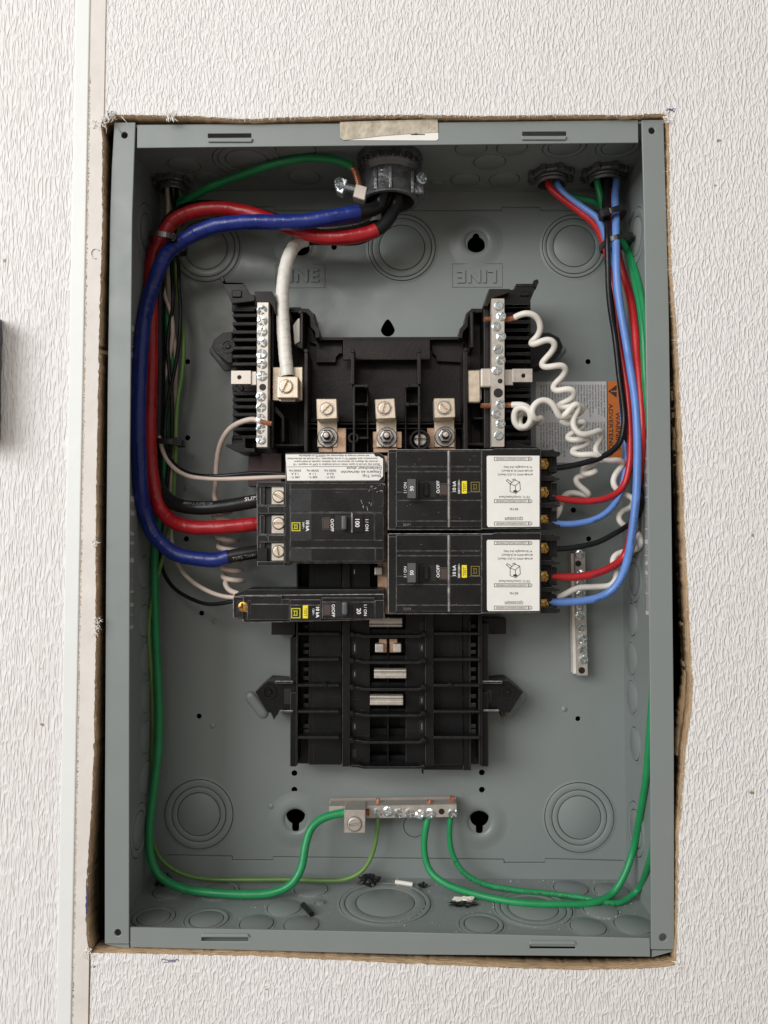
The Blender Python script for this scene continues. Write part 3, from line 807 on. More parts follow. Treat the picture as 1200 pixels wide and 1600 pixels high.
plate2d([(P(1054,1484,0).x, zb_r), (P(1053,1130,0).x, P(1053,1130,0).z), (P(1050,850,0).x, P(1050,850,0).z), (P(1045.5,500,0).x, P(1045,500,0).z), (P(1041.5,340,0).x, P(1041,340,0).z), (P(1037,187,0).x, zt_r), (P(1002.5,187,0).x, zt_r), (P(1006.5,340,0).x, P(1006.5,340,0).z), (P(1011,640,0).x, P(1011,640,0).z), (P(1016,1100,0).x, P(1016,1100,0).z), (P(1017.5,1484,0).x, zb_r)], [circ_px(1018.5, 204, 5.2, 0), circ_px(1036, 1465, 6, 0)], .0016, fl, 'side_flange', 'paint', enc, bevel=.45)
def slot(u0, v0, u1, v1):
    a, b = P(u0, v1, .9), P(u1, v0, .9); return rect(a.x, b.x, a.z, b.z)
f2 = lambda a, b, h: (a, .0006+h, b)
ztop, zti = BH-.0006, P(600, 227.5, 0).z
plate2d([(P(214,200,0).x, zti), (P(997.5,200,0).x, zti+.0012), (P(997.5,200,0).x, ztop+.0008), (P(214,200,0).x, ztop-.001)], [slot(325,208.5,393,216), slot(816,205.5,885,213)], .0014, f2, 'top_flange', 'paint', enc, bevel=.4)
a, b = P(203, 1450, 0), P(203, 1481, 0); c, d_ = P(1016, 1467, 0), P(1017, 1496, 0); e1, e2 = P(640, 1458, 0), P(640, 1492.5, 0)
plate2d([(a.x, a.z), (b.x, b.z), (e2.x, e2.z), (d_.x, d_.z), (c.x, c.z), (e1.x, e1.z)], [slot(315,1464.5,388,1470.5), slot(828,1476,899,1482)], .0014, f2, 'bottom_flange', 'paint', enc, bevel=.4)
for (u0, v0, u1, v1) in ((323,215.5,395,221.5), (814,212,886,218)):
    m_ = MB(); m_.prism([(u0,v0),(u1,v0),(u1-2,v1),(u0+2,v1)], -.7, .9); m_.build('slot_lip', 'paint', enc, bevel=.5, seg=2)
for (u0, v0, u1, v1) in ((313,1460,390,1465), (826,1471,901,1476.5)):
    m_ = MB(); m_.prism([(u0+3,v0),(u1-3,v0),(u1,v1),(u0,v1)], -.7, .9); m_.build('slot_lip', 'paint', enc, bevel=.5, seg=2)
m_ = MB(); m_.prism([(1018.5,1485),(1053,1485),(1048,1488),(1018.5,1496)], 1.8, 3); m_.build('corner_lip', 'paint', enc, bevel=.2)
m_ = MB(); m_.prism([(165,1475.5),(202,1475.5),(202,1483),(178,1479)], 1.8, 3); m_.build('corner_lip', 'paint', enc, bevel=.2)
# screws' threaded holes catch light behind the corner holes
# stickers
m_ = MB(); m_.prism([(535,196),(684,191),(685,217),(682,219.5),(540,219)], .2, .55); s1 = m_.build('sticker', 'label', enc, bevel=.05)
s1['label'] = 'torn white sticker on the top flange'
m_ = MB(); m_.prism([(531,190.5),(590,188.5),(684,186),(684.5,206.5),(640,209),(600,212),(560,216.5),(537,219),(531.5,215)], -.15, .15); s2 = m_.build('sticker', 'old_tape', enc, bevel=.1)
s2['label'] = 'wrinkled yellowed masking tape over the white sticker'
pr = Print(); pr.rect(642,209.5,664,211,.2).rect(648,208.5,652,211,.2); pr.build('printed_text', 'black_ink', enc)
def wall_sticker(u0, v0, u1, v1, x, sg, rows):
    q0, q1 = hit(u0, v0, 0, x), hit(u1, v0, 0, x); q2_ = hit((u0+u1)/2, v1, 0, x)
    ya, yb = sorted((q0.y, q1.y)); m_ = MB(); m_.cube(x, x+sg*.00015, ya, yb, q2_.z, q0.z); s_ = m_.build('label_sticker', 'label_back', enc)
    pm_ = MB()
    z = q0.z-.004
    while z > q2_.z+.003:
        L = random.uniform(.003, .012)
        if z-L < q2_.z+.002: break
        for k in range(rows):
            yy = ya+(yb-ya)*(k+.6)/(rows+.2)
            zz = z
            while zz > z-L:
                w = random.uniform(.0006, .0014); pm_.add([(x+sg*.00022, yy, zz), (x+sg*.00022, yy, zz-w), (x+sg*.00022, yy+.0011, zz-w), (x+sg*.00022, yy+.0011, zz)], [(0,1,2,3)]); zz -= w+.0004
        z -= L+random.uniform(.001, .004)
    o = pm_.build('printed_text', 'black_ink', enc, fix=False)
wall_sticker(202, 775, 210, 982, xl+.0008, 1, 6); wall_sticker(202, 505, 209, 620, xl+.0008, 1, 6)
wall_sticker(1006, 662, 1014, 960, xr-.0008, -1, 5)

# stamped LINE frames and letters
def stamp(u0, v0, u1, v1, txt, ang, uc, vc):
    m_ = MB(); w = 1.3
    for (a0, b0, a1, b1) in ((u0,v0,u1,v0+w),(u0,v1-w,u1,v1),(u0,v0+w,u0+w,v1-w),(u1-w,v0+w,u1,v1-w)): m_.px(a0,b0,a1,b1,D5-.5,D5)
    m_.build('stamped_frame', 'paint', bp_, bevel=.2)
    for bold, hh, nm in ((0.035, .55, 'stamped_letters'),):
        vs, fs = text_bm(txt, PX(20, D5), bold, 1.15); c = P(uc, vc, D5); a = math.radians(ang); me = MB()
        f3 = [(c.x+x*math.cos(a)-y*math.sin(a), BD-hh/1000, c.z+x*math.sin(a)+y*math.cos(a)) for x, y, _ in vs]
        me.add(f3, fs); o = me.build(nm, 'paint', bp_)
        sm = o.modifiers.new('s', 'SOLIDIFY'); sm.thickness = .0006; sm.offset = -1
stamp(706, 411, 785, 449, 'LINE', 180, 745, 431)
stamp(430, 413, 508, 450, 'LINE', 0, 467, 432)

# warning label at the back right
def warning():
    m_ = MB(); m_.px(838, 596, 949, 723, D5-.25, D5); o = m_.build('warning_label', 'label_back', enc, bevel=.05); o['label'] = 'white and orange warning label with dense rotated text'
    m_ = MB(); m_.px(949, 596, 974, 723, D5-.25, D5); m_.build('warning_label_stripe', 'orange', enc)
    p_ = Print(); d = D5-.25
    p_.t('ADVERTENCIA', 954.2, 672, d, 6.6, -90, .012, 84); p_.t('WARNING', 965.2, 674, d, 7.4, -90, .012, 60)
    p_.line([(950.5,612),(963,602.5)], d, 1); c = [(951,602.5),(963,611),(951,622)]
    q = [P(u, v, d) for u, v in ((950.5,611.5),(963.5,601.5),(963.5,621.5))]
    p_.m.add([(x.x, x.y-.00012, x.z) for x in q], [(0,1,2)])
    p_.build('printed_text', 'black_ink', enc)
    e_ = Print(); e_.t('!', 958.7, 611.5, d, 9, -90, .04, off=.2); e_.build('printed_symbol', 'orange', enc)
    lines = ['This equipment is designed', 'and tested by Square D to', 'performance levels which', 'exceed Underwriters', 'Laboratories Standards.', 'Use of Other than Square D', 'Circuit Breakers May', 'Adversely Affect User', 'Safety, Equipment', 'Reliability and Warranty',
             'Corporation. Turn off all', 'power before working', 'inside this panel. Always', 'use a rated voltage sensor', 'to confirm power is off', 'Este equipo esta probado', 'por Square D para niveles', 'de desempeno superiores', 'a las normas. El uso de', 'interruptores de otra', 'puede afectar la vida', 'del usuario y el equipo', '40271-894-02 square D']
    rnd = random.Random(3)
    p_ = Print()
    for i, s_ in enumerate(lines):
        u = 944.5-i*4.5; w = 51*len(s_)/26; p_.t(s_, u, 601+w/2, d, 2.7, -90, .008, w)
        s2_ = lines[(i*7+4) % len(lines)]; w = 56*len(s2_)/26; p_.t(s2_, u, 660+w/2, d, 2.7, -90, .008, w)
    p_.build('printed_text', 'black_ink', enc)
warning()

# ================================================================ LOAD CENTRE: black plastic base with bus bars and neutral bars
lc = thing('breaker_mounting_base', 'black plastic interior base with tinned lugs, bus stabs and two neutral bars', 'mounting base', P(605, 1200, D5))
def bpx(name, mt, rects, par=None, bevel=.25, edge=None, **k):
    """rects: (u0,v0,u1,v1,d0,d1) joined into one part"""
    m_ = MB()
    for r in rects: m_.px(*r)
    return m_.build(name, mt, par if par is not None else lc, bevel=bevel, edge=edge, **k)
def ppx(name, mt, polys, par=None, bevel=.25, edge=None):
    m_ = MB()
    for pl, d0, d1 in polys: m_.prism(pl, d0, d1)
    return m_.build(name, mt, par if par is not None else lc, bevel=bevel, edge=edge)
def knob(u, v, r, d0, d1, mt='base', par=None, name='post_knob'):
    c = P(u, v, d0); R = PX(r, d0); m_ = MB(); L = (d1-d0)/1000
    m_.lathe(c, [(R*.7, 0), (R, R*.25), (R, L)], 'Y', 18); return m_.build(name, mt, par if par is not None else lc, smooth=True)

# upper tray
ppx('tray_floor', 'base', [([(466,484),(492,490),(498,527),(722,527),(735,490),(758,484),(758,706),(466,706)], 79, 93)], bevel=.5)
bpx('tray_top_wall', 'base', [(497,526,723,531,66,80)], edge='edge_dim')
bpx('tray_lip', 'base', [(536,532,672,562,66,69)], bevel=.4, edge='edge_dim')
bpx('tray_lip_shelf', 'base', [(536,529,672,533,66,78)], bevel=.2)
ppx('tray_gusset', 'base', [([(482,533),(494,538),(494,566),(524,566),(525,558),(531,552),(535,552),(535,533)], 74, 78.9)], edge='edge_dim')
ppx('tray_gusset', 'base', [([(676,552),(681,556),(683,564),(722,566),(724,538),(728,533),(674,533)], 74, 78.9)], edge='edge_dim')
ppx('tray_corner_wall', 'base', [([(452,482),(482,482),(490,490),(492,506),(499,515),(499,527),(493,528),(492,518),(485,510),(484,494),(478,488),(452,488)], 60, 80)], edge='edge_dim')
ppx('tray_corner_wall', 'base', [([(758,482),(737,482),(728,490),(726,505),(718,514),(717,527),(722,528),(724,518),(731,510),(732,494),(740,488),(758,488)], 60, 80)], edge='edge_dim')
# barrier walls with knobbed tops
for (u, v0, v1, du) in ((478,548,706,2.6),(551,548,600,2.4),(655,548,600,2.4),(727.5,546,706,2.6)):
    bpx('barrier_wall', 'base', [(u-du, v0, u+du, v1, 48, 79)], bevel=.3, edge='edge_dim'); knob(u, v0, 3.6, 47.4, 60)
bpx('barrier_wall', 'base', [(469.5,487,473,545,50,79)], bevel=.3, edge='edge_dim'); knob(469,487,3.4,49.5,60); knob(470,541,3.2,49.5,60)
bpx('barrier_wall', 'base', [(736,486,739.5,540,50,79)], bevel=.3, edge='edge_dim'); knob(738.5,485,3.4,49.5,60); knob(737.5,540,3.2,49.5,60)
for s0, (ua, ub) in ((1, (551.5, 574)), (-1, (634, 656.5))):
    bpx('barrier_box', 'base', [(ua,601,ub,604.5,50,80),(ua,630,ub,633,50,80),(ua if s0 == 1 else ub-3,601,ua+3 if s0 == 1 else ub,706,50,80)], bevel=.3, edge='edge_dim')
    bpx('barrier_pocket', 'pit', [((ua+3 if s0 == 1 else ua), 604.5, (ub if s0 == 1 else ub-3), 652, 72, 79)], bevel=0)
    bpx('barrier_side', 'base', [((ub-1, 604, ub+1.5, 706, 62, 80) if s0 == 1 else (ua-1.5, 604, ua+1, 706, 62, 80))], bevel=.2)
    for q in ((ub-2, 602.5), (ub-2, 631.5)) if s0 == 1 else ((ua+3, 602.5), (ua+3, 631.5)): knob(q[0], q[1], 3.4, 49.4, 58)
bpx('cross_trough', 'pit', [(483,652,724,659,70,78.9)], bevel=0)
bpx('trough_ledge', 'base', [(483,660,724,664,66,79),(483,668,724,671,66,79)], bevel=.3)
# small screw boss
m_ = MB(); c = P(552, 684, 52); m_.lathe(c, [(PX(4.8,52),.012),(PX(4.8,52),.0004),(PX(5.5,52),0),(PX(8,52),0),(PX(8.6,52),.0006),(PX(8.8,52),.02)], 'Y', 28, cap=False); m_.build('screw_boss', 'base', lc, smooth=True)
bpx('screw_boss_floor', 'pit', [(547,679,557,689,62,64)], bevel=0)
bpx('boss_web', 'base', [(558,682,576,686,54,78),(550,692,554,706,54,78)], bevel=.3)
# three line lugs
lugs = [(494, 623, 527, 655, 511, 639, 512, 683.5, -22, 45), (585.5, 623, 617.5, 654.5, 601, 638, 604.5, 683.5, 0, 75), (678, 622, 711.5, 653, 694.5, 637.5, 695, 682.5, 0, 135)]
for i, (u0, v0, u1, v1, su, sv, bu, bv, _, an) in enumerate(lugs):
    sk = -1.0 if i == 1 else 0
    ppx('lug_body', 'tin', [([(u0, v0+(.8 if i == 1 else 0)), (u1-1, v0-(.8 if i == 1 else 0)), (u1+sk*-1, v1-1), (u0+1-sk*1, v1+.5)], 44, 62)], bevel=.5)
    m_ = MB(); c = P(su, sv, 44); R = PX(12, 44); m_.lathe((c.x, c.y-.00005, c.z), [(R*1.0, .00002), (R*.99, -.0001), (R*.86, -.0001), (R*.84, .00002)], 'Y', 36, cap=False); m_.build('screw_rim', 'steel', lc, smooth=True)
    screw(su, sv, 43.9, 9.6, 'tin', lc, 'slot', ang=an, name='lug_screw')
    bpx('lug_strap', 'tin', [(bu-16.5, v1-1, bu+15, 698.5, 60, 62)], bevel=.3)
    if i == 0: pr_ = [(497.5,670,520,707,62.2,66),(520,668.5,541,707,61,66)]
    elif i == 1: pr_ = [(582.5,674,628,700,62.2,66),(583,700,621,707,62.2,66)]
    else: pr_ = [(667,668.5,712,700,62.2,66),(671,700,712,707,62.2,66)]
    bpx('bus_plate', 'copper_plate', pr_, bevel=.4)
    c = P(bu, bv, 60); m_ = MB(); R = PX(16, 60)
    m_.lathe(c, [(R*.3, -.0011), (R*.93, -.0011), (R, -.0006), (R, .0)], 'Y', 36); m_.build('washer', 'steel', lc, smooth=True)
    m_ = MB(); m_.lathe((c.x, c.y-.0011, c.z), [(R*.40, -.0052), (R*.62, -.0052), (R*.72, -.0044), (R*.72, 0)], 'Y', 6); m_.build('hex_nut', 'steel', lc, bevel=.3)
    m_ = MB(); c2 = P(bu+1-(i)*.8, bv-1.5, 52); R2 = PX(6, 52)
    prof = [(R2*.5, -.010), (R2*.78, -.0095)]
    for k in range(9): prof += [(R2*.82, -.009+k*.001), (R2*.98, -.0085+k*.001)]
    prof += [(R2*.9, .004)]; m_.lathe((c.x, c.y-.003, c.z), prof, 'Y', 18); m_.build('threaded_stud', 'steel', lc, smooth=True)
    m_ = MB(); m_.lathe((c.x, c.y-.003, c.z), [(R2*.1, -.0103), (R2*.62, -.0101), (R2*.74, -.0095)], 'Y', 18); m_.build('stud_tip', 'tin_bright', lc, smooth=True)
# grounding screw in its black cup
c = P(656, 687, 50); m_ = MB(); R = PX(16.5, 50); m_.lathe(c, [(R*.72, .012), (R*.74, .0004), (R*.8, 0), (R*.95, 0), (R, .0006), (R, .028)], 'Y', 36, cap=False); m_.build('screw_cup', 'base_low', lc, smooth=True)
screw(656.5, 687, 55, 10.5, 'tin_bright', lc, 'slot', ang=178, name='bonding_screw')

# neutral bars -------------------------------------------------------
def rib_bank(u0, u1, vs, d0, d1):
    for v in vs: bpx('rib', 'base_low', [(u0, v, u1, v+5.2, d0, d1)], bevel=.5, edge='edge_dim')
    bpx('rib_back_plate', 'base_low', [(u0+1, min(vs)-4, u1, max(vs)+12, d1-4, d1)], bevel=.2)
rib_bank(363, 401, [478,490,503,516,528,541,554,566], 57, 82)
rib_bank(363, 401, [612,622,633,645,657,668,680], 57, 82)
rib_bank(790, 829, [476,488,500,513,525,538,550,562], 57, 82)
rib_bank(790, 829, [606,616,628,640,652,664,676,688], 57, 82)
bpx('bar_support', 'base', [(363,579,401,612,62,82)], bevel=.4); bpx('bar_support', 'base', [(790,578,829,606,62,82)], bevel=.4)
screw(374, 607, 62, 7, 'base_low', lc, 'slot', name='rivet_head'); 
# end brackets
ppx('end_bracket', 'base_low', [([(346.5,441),(380,441.5),(386,451),(392,460),(398,461),(398,470),(362,474),(357,463)], 50, 54), ([(346.5,441),(380,441.5),(381,445),(349,445)], 50, 80), ([(362,462),(398,460),(398,486),(362,486)], 58, 82)], bevel=.4, edge='edge_dim')
ppx('bracket_tip', 'base_low', [([(344,432),(348,431),(351,438),(347,441)], 49, 54)], bevel=.2)
ppx('bar_cap', 'base', [([(397,455),(425,455),(431,468),(431,492),(423,474),(421,472),(401,472)], 42, 80)], bevel=.5, edge='edge_dim')
ppx('end_bracket', 'base_low', [([(767,452),(795,452),(801,452.5),(807,448),(810,444),(833,443),(841,437),(836,452),(829,469),(828,476),(767,476)], 50, 54), ([(806,443),(834,443),(833,447),(806,447)], 49, 80), ([(789,454),(829,452),(829,480),(789,480)], 58, 82)], bevel=.4, edge='edge_dim')
ppx('bracket_tip', 'base_low', [([(834,438),(840,436),(842,440),(838,450),(834,448)], 48.5, 54)], bevel=.2)
ppx('bar_cap', 'base', [([(764,451),(797,451),(797,456),(768,466),(762,478),(756,477),(761,462)], 42, 80)], bevel=.5, edge='edge_dim')
bpx('bracket_block', 'base_low', [(362,453,377,464,48.5,54)], bevel=.4); bpx('bracket_block', 'base_low', [(813,455,828,462,48.5,54)], bevel=.4)
ppx('lower_bracket', 'base_low', [([(353,694),(379,693),(379,684),(383,684),(383,700),(398,701),(398,706),(372,706),(352,697)], 52, 80), ([(362,684),(379,684),(379,697),(362,697)], 60, 82)], bevel=.4, edge='edge_dim')
ppx('lower_bracket', 'base_low', [([(800,691),(838,698),(846,702),(846,706),(790,706),(790,691)], 52, 80)], bevel=.4, edge='edge_dim')
# tower walls beside the bars
bpx('tower_wall', 'base', [(421,474,428,700,50,84),(428,694,474,697,58,84)], bevel=.4, edge='edge_dim')
bpx('tower_floor', 'pit', [(424,480,470,706,80,84)], bevel=0)
ppx('tower_web', 'base', [([(424,632),(432,636),(444,650),(444,690),(440,690),(440,654),(428,642),(424,642)], 56, 82)], bevel=.3, edge='edge_dim')
bpx('tower_wall', 'base', [(757,478,764,700,50,84),(740,652,757,655,58,84),(730,692,757,696,58,84)], bevel=.4, edge='edge_dim')
bpx('tower_floor', 'base', [(737,486,760,706,76,84)], bevel=0)
ppx('neutral_insulator', 'w_white', [([(457.5,508),(466,497),(468.5,497),(468.5,534),(460,538)], 55, 60)], bevel=.4)
bpx('insulator_clip', 'base', [(464,536,473,543,52,60)], bevel=.4)
# tinned bars with screws
ba = [(401.5,472),(420,472),(418,699),(400.5,699)]
nb1 = ppx('neutral_bar', 'tin_bright', [(ba, 38, 47)], bevel=.35)
nb2 = ppx('neutral_bar', 'tin_bright', [([(768,466),(788.5,466),(788.5,698.5),(768,698.5)], 38, 47)], bevel=.35)
ppx('bar_carrier', 'base', [([(403,474),(424,474),(421,698),(402,698)], 47.2, 60)], bevel=.3)
ppx('bar_carrier', 'base', [([(766,468),(786,468),(786,697),(766,697)], 47.2, 60)], bevel=.3)
def bar_hole(u, v, r, d, par):
    c = P(u, v, d); R = PX(r, d); m_ = MB()
    m_.lathe((c.x, c.y-.00012, c.z), [(R*.02, .00001), (R, 0), (R*1.02, .0001)], 'Y', 24); m_.build('screw_hole', 'pit', par, smooth=False)
for k, v in enumerate((485,501.5,518.5,536,553,569.5)): screw(409.5-k*.1, v, 38, 8.2, 'zinc', lc, tilt=.28)
screw(409.5, 587.5, 38, 8.2, 'zinc', lc, 'combo', tilt=.1); bar_hole(410.5, 605, 5.4, 38, lc)
for v in (620,637,654,670.5,686.5): screw(408, v, 38, 7.8, 'zinc', lc, tilt=.28)
for u, v, kd in ((779,478,'slot'),(783,494.5,'combo'),(775.5,510,'combo'),(783,526,'combo'),(778.5,546,'slot'),(782.5,563,'combo'),(776,579,'combo'),(782,632,'combo'),(775.5,647,'combo'),(782,662,'combo'),(779,680.5,'slot')): screw(u, v, 38, 7.6, 'zinc', lc, kd, tilt=.2)
bar_hole(781.5, 595.5, 3.8, 38, lc); bar_hole(778.5, 614, 7.2, 38, lc)
# mounting tabs and straps of the bars
def tab_plate(u0, v0, u1, v1, d, hu, hv, name='bar_tab'):
    o_ = [P(u0,v1,d), P(u1,v0,d)]
    plate2d(rect(o_[0].x, o_[1].x, o_[0].z, o_[1].z), [circ_px(hu, hv, 3.4, d, 14)], .0016, lambda a, b, h: (a, d/1000+h, b), name, 'tin_bright', lc, bevel=.35)
tab_plate(361, 579, 392, 600, 44, 374, 589.5); tab_plate(801, 576, 832, 597, 44, 818, 587)
bpx('tab_bend', 'tin_bright', [(391.5,580,401,602,45.5,47.5)], bevel=.6, seg=3); bpx('tab_bend', 'tin_bright', [(788,577,802,602,45.5,47.5)], bevel=.6, seg=3)
# neutral lug on the left bar
bpx('strap_plate', 'tin', [(421,573,473,626,50,53)], bevel=.5)
bpx('lug_body', 'tin', [(433.5,588,466,622,36,51)], bevel=.7, seg=2)
screw(447, 604, 35.9, 10.8, 'tin', lc, 'slot', ang=65, name='lug_screw')
m_ = MB(); c = P(447, 604, 36); R = PX(12.2, 36); m_.lathe((c.x, c.y-.00005, c.z), [(R, .00002), (R*.99, -.0001), (R*.9, -.0001), (R*.88, .00002)], 'Y', 36, cap=False); m_.build('screw_rim', 'steel', lc, smooth=True)
bpx('lug_base', 'steel', [(436,620,462,628,42,52)], bevel=1.0, seg=2)
ppx('strap_plate', 'tin', [([(730,578),(751,578),(751,629),(731,629)], 50, 54)], bevel=.8)
bpx('strap_arm', 'tin_bright', [(751,575,768,605,45,48)], bevel=1.2, seg=3)
bpx('strap_drop', 'steel', [(743,577,753,626,52,56)], bevel=1.0, seg=2)
# ears that hook the base to the back panel
def ear(pl, cu, cv, bars=()):
    ppx('mounting_ear', 'base_low', [(pl, 70, 92)], bevel=.6, edge='edge_dim')
    m_ = MB(); c = P(cu, cv, 70); R = PX(12, 70)
    m_.lathe(c, [(R*.2, -.0012), (R*.3, -.0012), (R*.42, .0002), (R*.6, .0002), (R*.66, -.0008), (R*.95, -.0008), (R, .0003)], 'Y', 30, cap=True); m_.build('ear_boss', 'base_low', lc, smooth=True)
ear([(363,518),(348,520),(335,530),(331,540),(334,549),(356,567),(363,567)], 356, 541)
ear([(829,520),(858,519),(874,527),(880,541),(876,552),(850,570),(829,572)], 864, 541)
ear([(398,1081),(418,1063),(462,1066),(462,1112),(436,1110),(430,1114),(428,1126),(423,1114),(417,1113)], 421, 1081)
ear([(818,1081),(794,1062),(752,1066),(752,1112),(778,1109),(784,1113),(786,1126),(790,1114),(797,1114)], 793, 1081)
bpx('ear_arm', 'base_low', [(430,1064,458,1068,64,76),(438,1110,458,1113,64,76)], bevel=.5, edge='edge'); bpx('ear_arm', 'base_low', [(752,1064,785,1068,64,76),(755,1109,780,1112,64,76)], bevel=.5, edge='edge')
bpx('ear_window', 'pit', [(444,1076,455,1100,69.7,70.1)], bevel=0); bpx('ear_window', 'pit', [(757,1078,768,1098,69.7,70.1)], bevel=0)

# lower breaker field ------------------------------------------------
Z0, Z1 = 880, 1196
bpx('field_floor', 'pit', [(466,Z0,750,Z1-3,82,90)], bevel=0)
bpx('side_rail', 'base_low', [(453,996,463.5,1066,66,90),(453,1082,463.5,1198,66,90)], bevel=.5, edge='edge_dim')
bpx('side_rail', 'base_low', [(752,974,763,1066,66,90),(752,1082,763,1198,66,90)], bevel=.5, edge='edge_dim')
bpx('inner_rail', 'base_low', [(462,880,466,1196,62,90)], bevel=.3, edge='edge_dim'); bpx('inner_rail', 'base_low', [(748.5,880,752.5,1196,62,90)], bevel=.3, edge='edge_dim')
bpx('field_panel', 'base_low', [(482,880,534,1195,70,84)], bevel=.4, edge='edge_dim'); bpx('field_panel', 'base_low', [(678,880,722,1195,70,84)], bevel=.4, edge='edge_dim')
bpx('field_panel', 'base_low', [(723.5,880,735,1204,72,84)], bevel=.4, edge='edge_dim')
bpx('foot_strip', 'base_low', [(660,1190,724,1203,74,88),(659,1196,662,1209,72,88)], bevel=.3, edge='edge_dim')
bpx('panel_ridge', 'base_low', [(534.5,880,547,1198,60,84)], bevel=.4, edge='edge_dim'); bpx('panel_ridge', 'base_low', [(664.5,880,677,1196,60,84)], bevel=.4, edge='edge_dim')
bpx('panel_groove', 'pit', [(489.5,880,491.2,1195,69.6,70.4)], bevel=0); bpx('panel_groove', 'pit', [(733.5,970,735,1200,69.6,72.4)], bevel=0)
# centre spine with wells for the bus stabs
bpx('spine_side', 'base_low', [(547,880,578,1198,64,84)], bevel=.3, edge='edge_dim'); bpx('spine_side', 'base_low', [(634,880,664.5,1198,64,84)], bevel=.3, edge='edge_dim')
bpx('spine_divider', 'base_low', [(605,975,607.5,1196,66,84)], bevel=.2)
ridges = [992,1033,1075,1116,1158,1197]
for i, v in enumerate(ridges):
    lo = v >= 1030
    ppx('spine_ridge', 'base_low', [([(549,v-1.5),(560,v-1.5),(569,v+1),(654,v+1),(661,v-1),(663,v-1),(663,v+2),(655,v+4.5),(569,v+4.5),(557,v+2),(549,v+2)], 54, 80)], bevel=.3, edge='edge_dim')
    bpx('well_bridge', 'base_low', [(578,v-(9 if i < 4 else 6),634,v+1.5,67,82)], bevel=.3)
    if v < 1190: knob(550, v, 4.4, 53, 60, 'base_low'); knob(662.5, v, 4.2, 53, 60, 'base_low')
for v in (990.5,1031,1071.5,1112.5,1153):
    bpx('side_ridge', 'base_low', [(466,v-1.6,529,v+1.6,58,80)], bevel=.3, edge='edge_dim'); bpx('side_ridge', 'base_low', [(678,v-1.6,749,v+1.6,58,80)], bevel=.3, edge='edge_dim')
knob(508, 1071.5, 4.2, 57.5, 66, 'base_low'); knob(705, 1071.5, 4.2, 57.5, 66, 'base_low')
for v in (1008,1019,1046,1060,1088,1102,1135,1143,979):
    bpx('clip_tooth', 'pit', [(474,v-3,482,v+3,70,82)], bevel=.4, edge='edge_dim'); bpx('clip_tooth', 'pit', [(735,v-3,744,v+3,70,82)], bevel=.4, edge='edge_dim')
def win(u, v, w, h, tick=True):
    bpx('slot_window', 'pit', [(u-w,v-h,u+w,v+h,63.7,64.2)], bevel=0)
    if tick: bpx('slot_clip', 'steel', [(u-.2,v-h*.5,u+1.6,v+h*.6,63.4,63.8)], bevel=.1)
for v, h, t in ((1012,9.5,1),(1053,6,1),(1135,6,1),(1177,6.5,0)): win(553.5, v, 3.4, h, t)
for v, h, t in ((978,7,0),(1012,6.5,1),(1094,6.5,1),(1135,9.5,1)): win(658.5, v, 3.4, h, t)
win(553, 893, 3, 6)
def stab(u0, v0, u1, v1, d=55, mt='tin_bright'):
    a, b = P(u0, v1, d), P(u1, v0, d); n = 8; vs = []; fs = []
    m_ = MB()
    # channel: a strip that rises at both long edges
    prof = [(0, .0008), (.08, -.0002), (.2, -.0003), (.35, .0008), (.65, .0008), (.8, -.0003), (.92, -.0002), (1, .0008)]
    for x in (a.x, b.x):
        for t, h in prof: vs.append((x, d/1000+h, a.z+(b.z-a.z)*t))
    for x in (a.x, b.x):
        for t, h in prof: vs.append((x, d/1000+.006, a.z+(b.z-a.z)*t))
    k = len(prof)
    for i in range(k-1): fs.append((i, i+1, k+i+1, k+i))
    fs.append(tuple(range(k)) + tuple(reversed(range(2*k, 3*k)))); fs.append(tuple(range(k, 2*k)) + tuple(reversed(range(3*k, 4*k))))
    fs.append((0, k, 3*k, 2*k)); fs.append((k-1, 2*k-1, 4*k-1, 3*k-1))
    m_.add(vs, fs); m_.build('bus_stab', mt, lc, bevel=.5, seg=2)
stab(584.5,1046,635,1060.5); stab(578,1087,630,1102.5); stab(577,965,628.5,980)
for u0, u1, w0, w1 in ((586,599.5,592,604.5),(614.5,627,608.5,621)):
    bpx('bus_stab', 'copper_plate', [(w0,998,w1,1020,62,66)], bevel=.4); bpx('stab_tip', 'tin_bright', [(u0,1006.5,u1,1019.5,54,62)], bevel=.7, seg=2)
bpx('bus_bar', 'copper_plate', [(590,880,606,920,64,68)], bevel=.3); bpx('stab_tip', 'tin_bright', [(585,886,598,899,52,64)], bevel=.8, seg=2)
bpx('bus_bar', 'copper_plate', [(598,712,606,960,60,68)], bevel=.3)
bpx('stab_tip', 'tin_bright', [(599.5,729,606,738,38,60)], bevel=.4)
# bottom tray of the wells
bpx('well_ledge', 'base_low', [(578,1138,605,1150,74,80),(607.5,1138,634,1150,74,80),(578,1180,605,1192,72,80),(607.5,1180,634,1192,72,80)], bevel=.3)
# wings half hidden under the breakers
bpx('base_wing', 'base', [(424,966,461,992,78,90)], bevel=.3, edge='edge_dim'); bpx('base_wing', 'base', [(752,966,791,991,78,90)], bevel=.3, edge='edge_dim')
bpx('base_rear_plate', 'base', [(466,700,744,885,84,92)], bevel=0)
bpx('base_rear_rail', 'brown_plastic', [(388,708,440,760,78,90)], bevel=.3)

# ================================================================ CIRCUIT BREAKERS
FD = 25.0
def logo(pr_, u0, v0, u1, v1, d, w):
    pr_.frame(u0, v0, u1, v1, d, w)
    cu, cv = (u0+u1)/2, (v0+v1)/2; a, b = (u1-u0)*.26, (v1-v0)*.26
    pr_.frame(cu-a*.72, cv-b, cu+a*.72, cv+b, d, w*.9); pr_.rect(cu-a*1.05, cv-b, cu-a*.72, cv-b+w*.9, d); pr_.rect(cu-a*1.05, cv+b-w*.9, cu-a*.72, cv+b, d)
def P2(p): return p

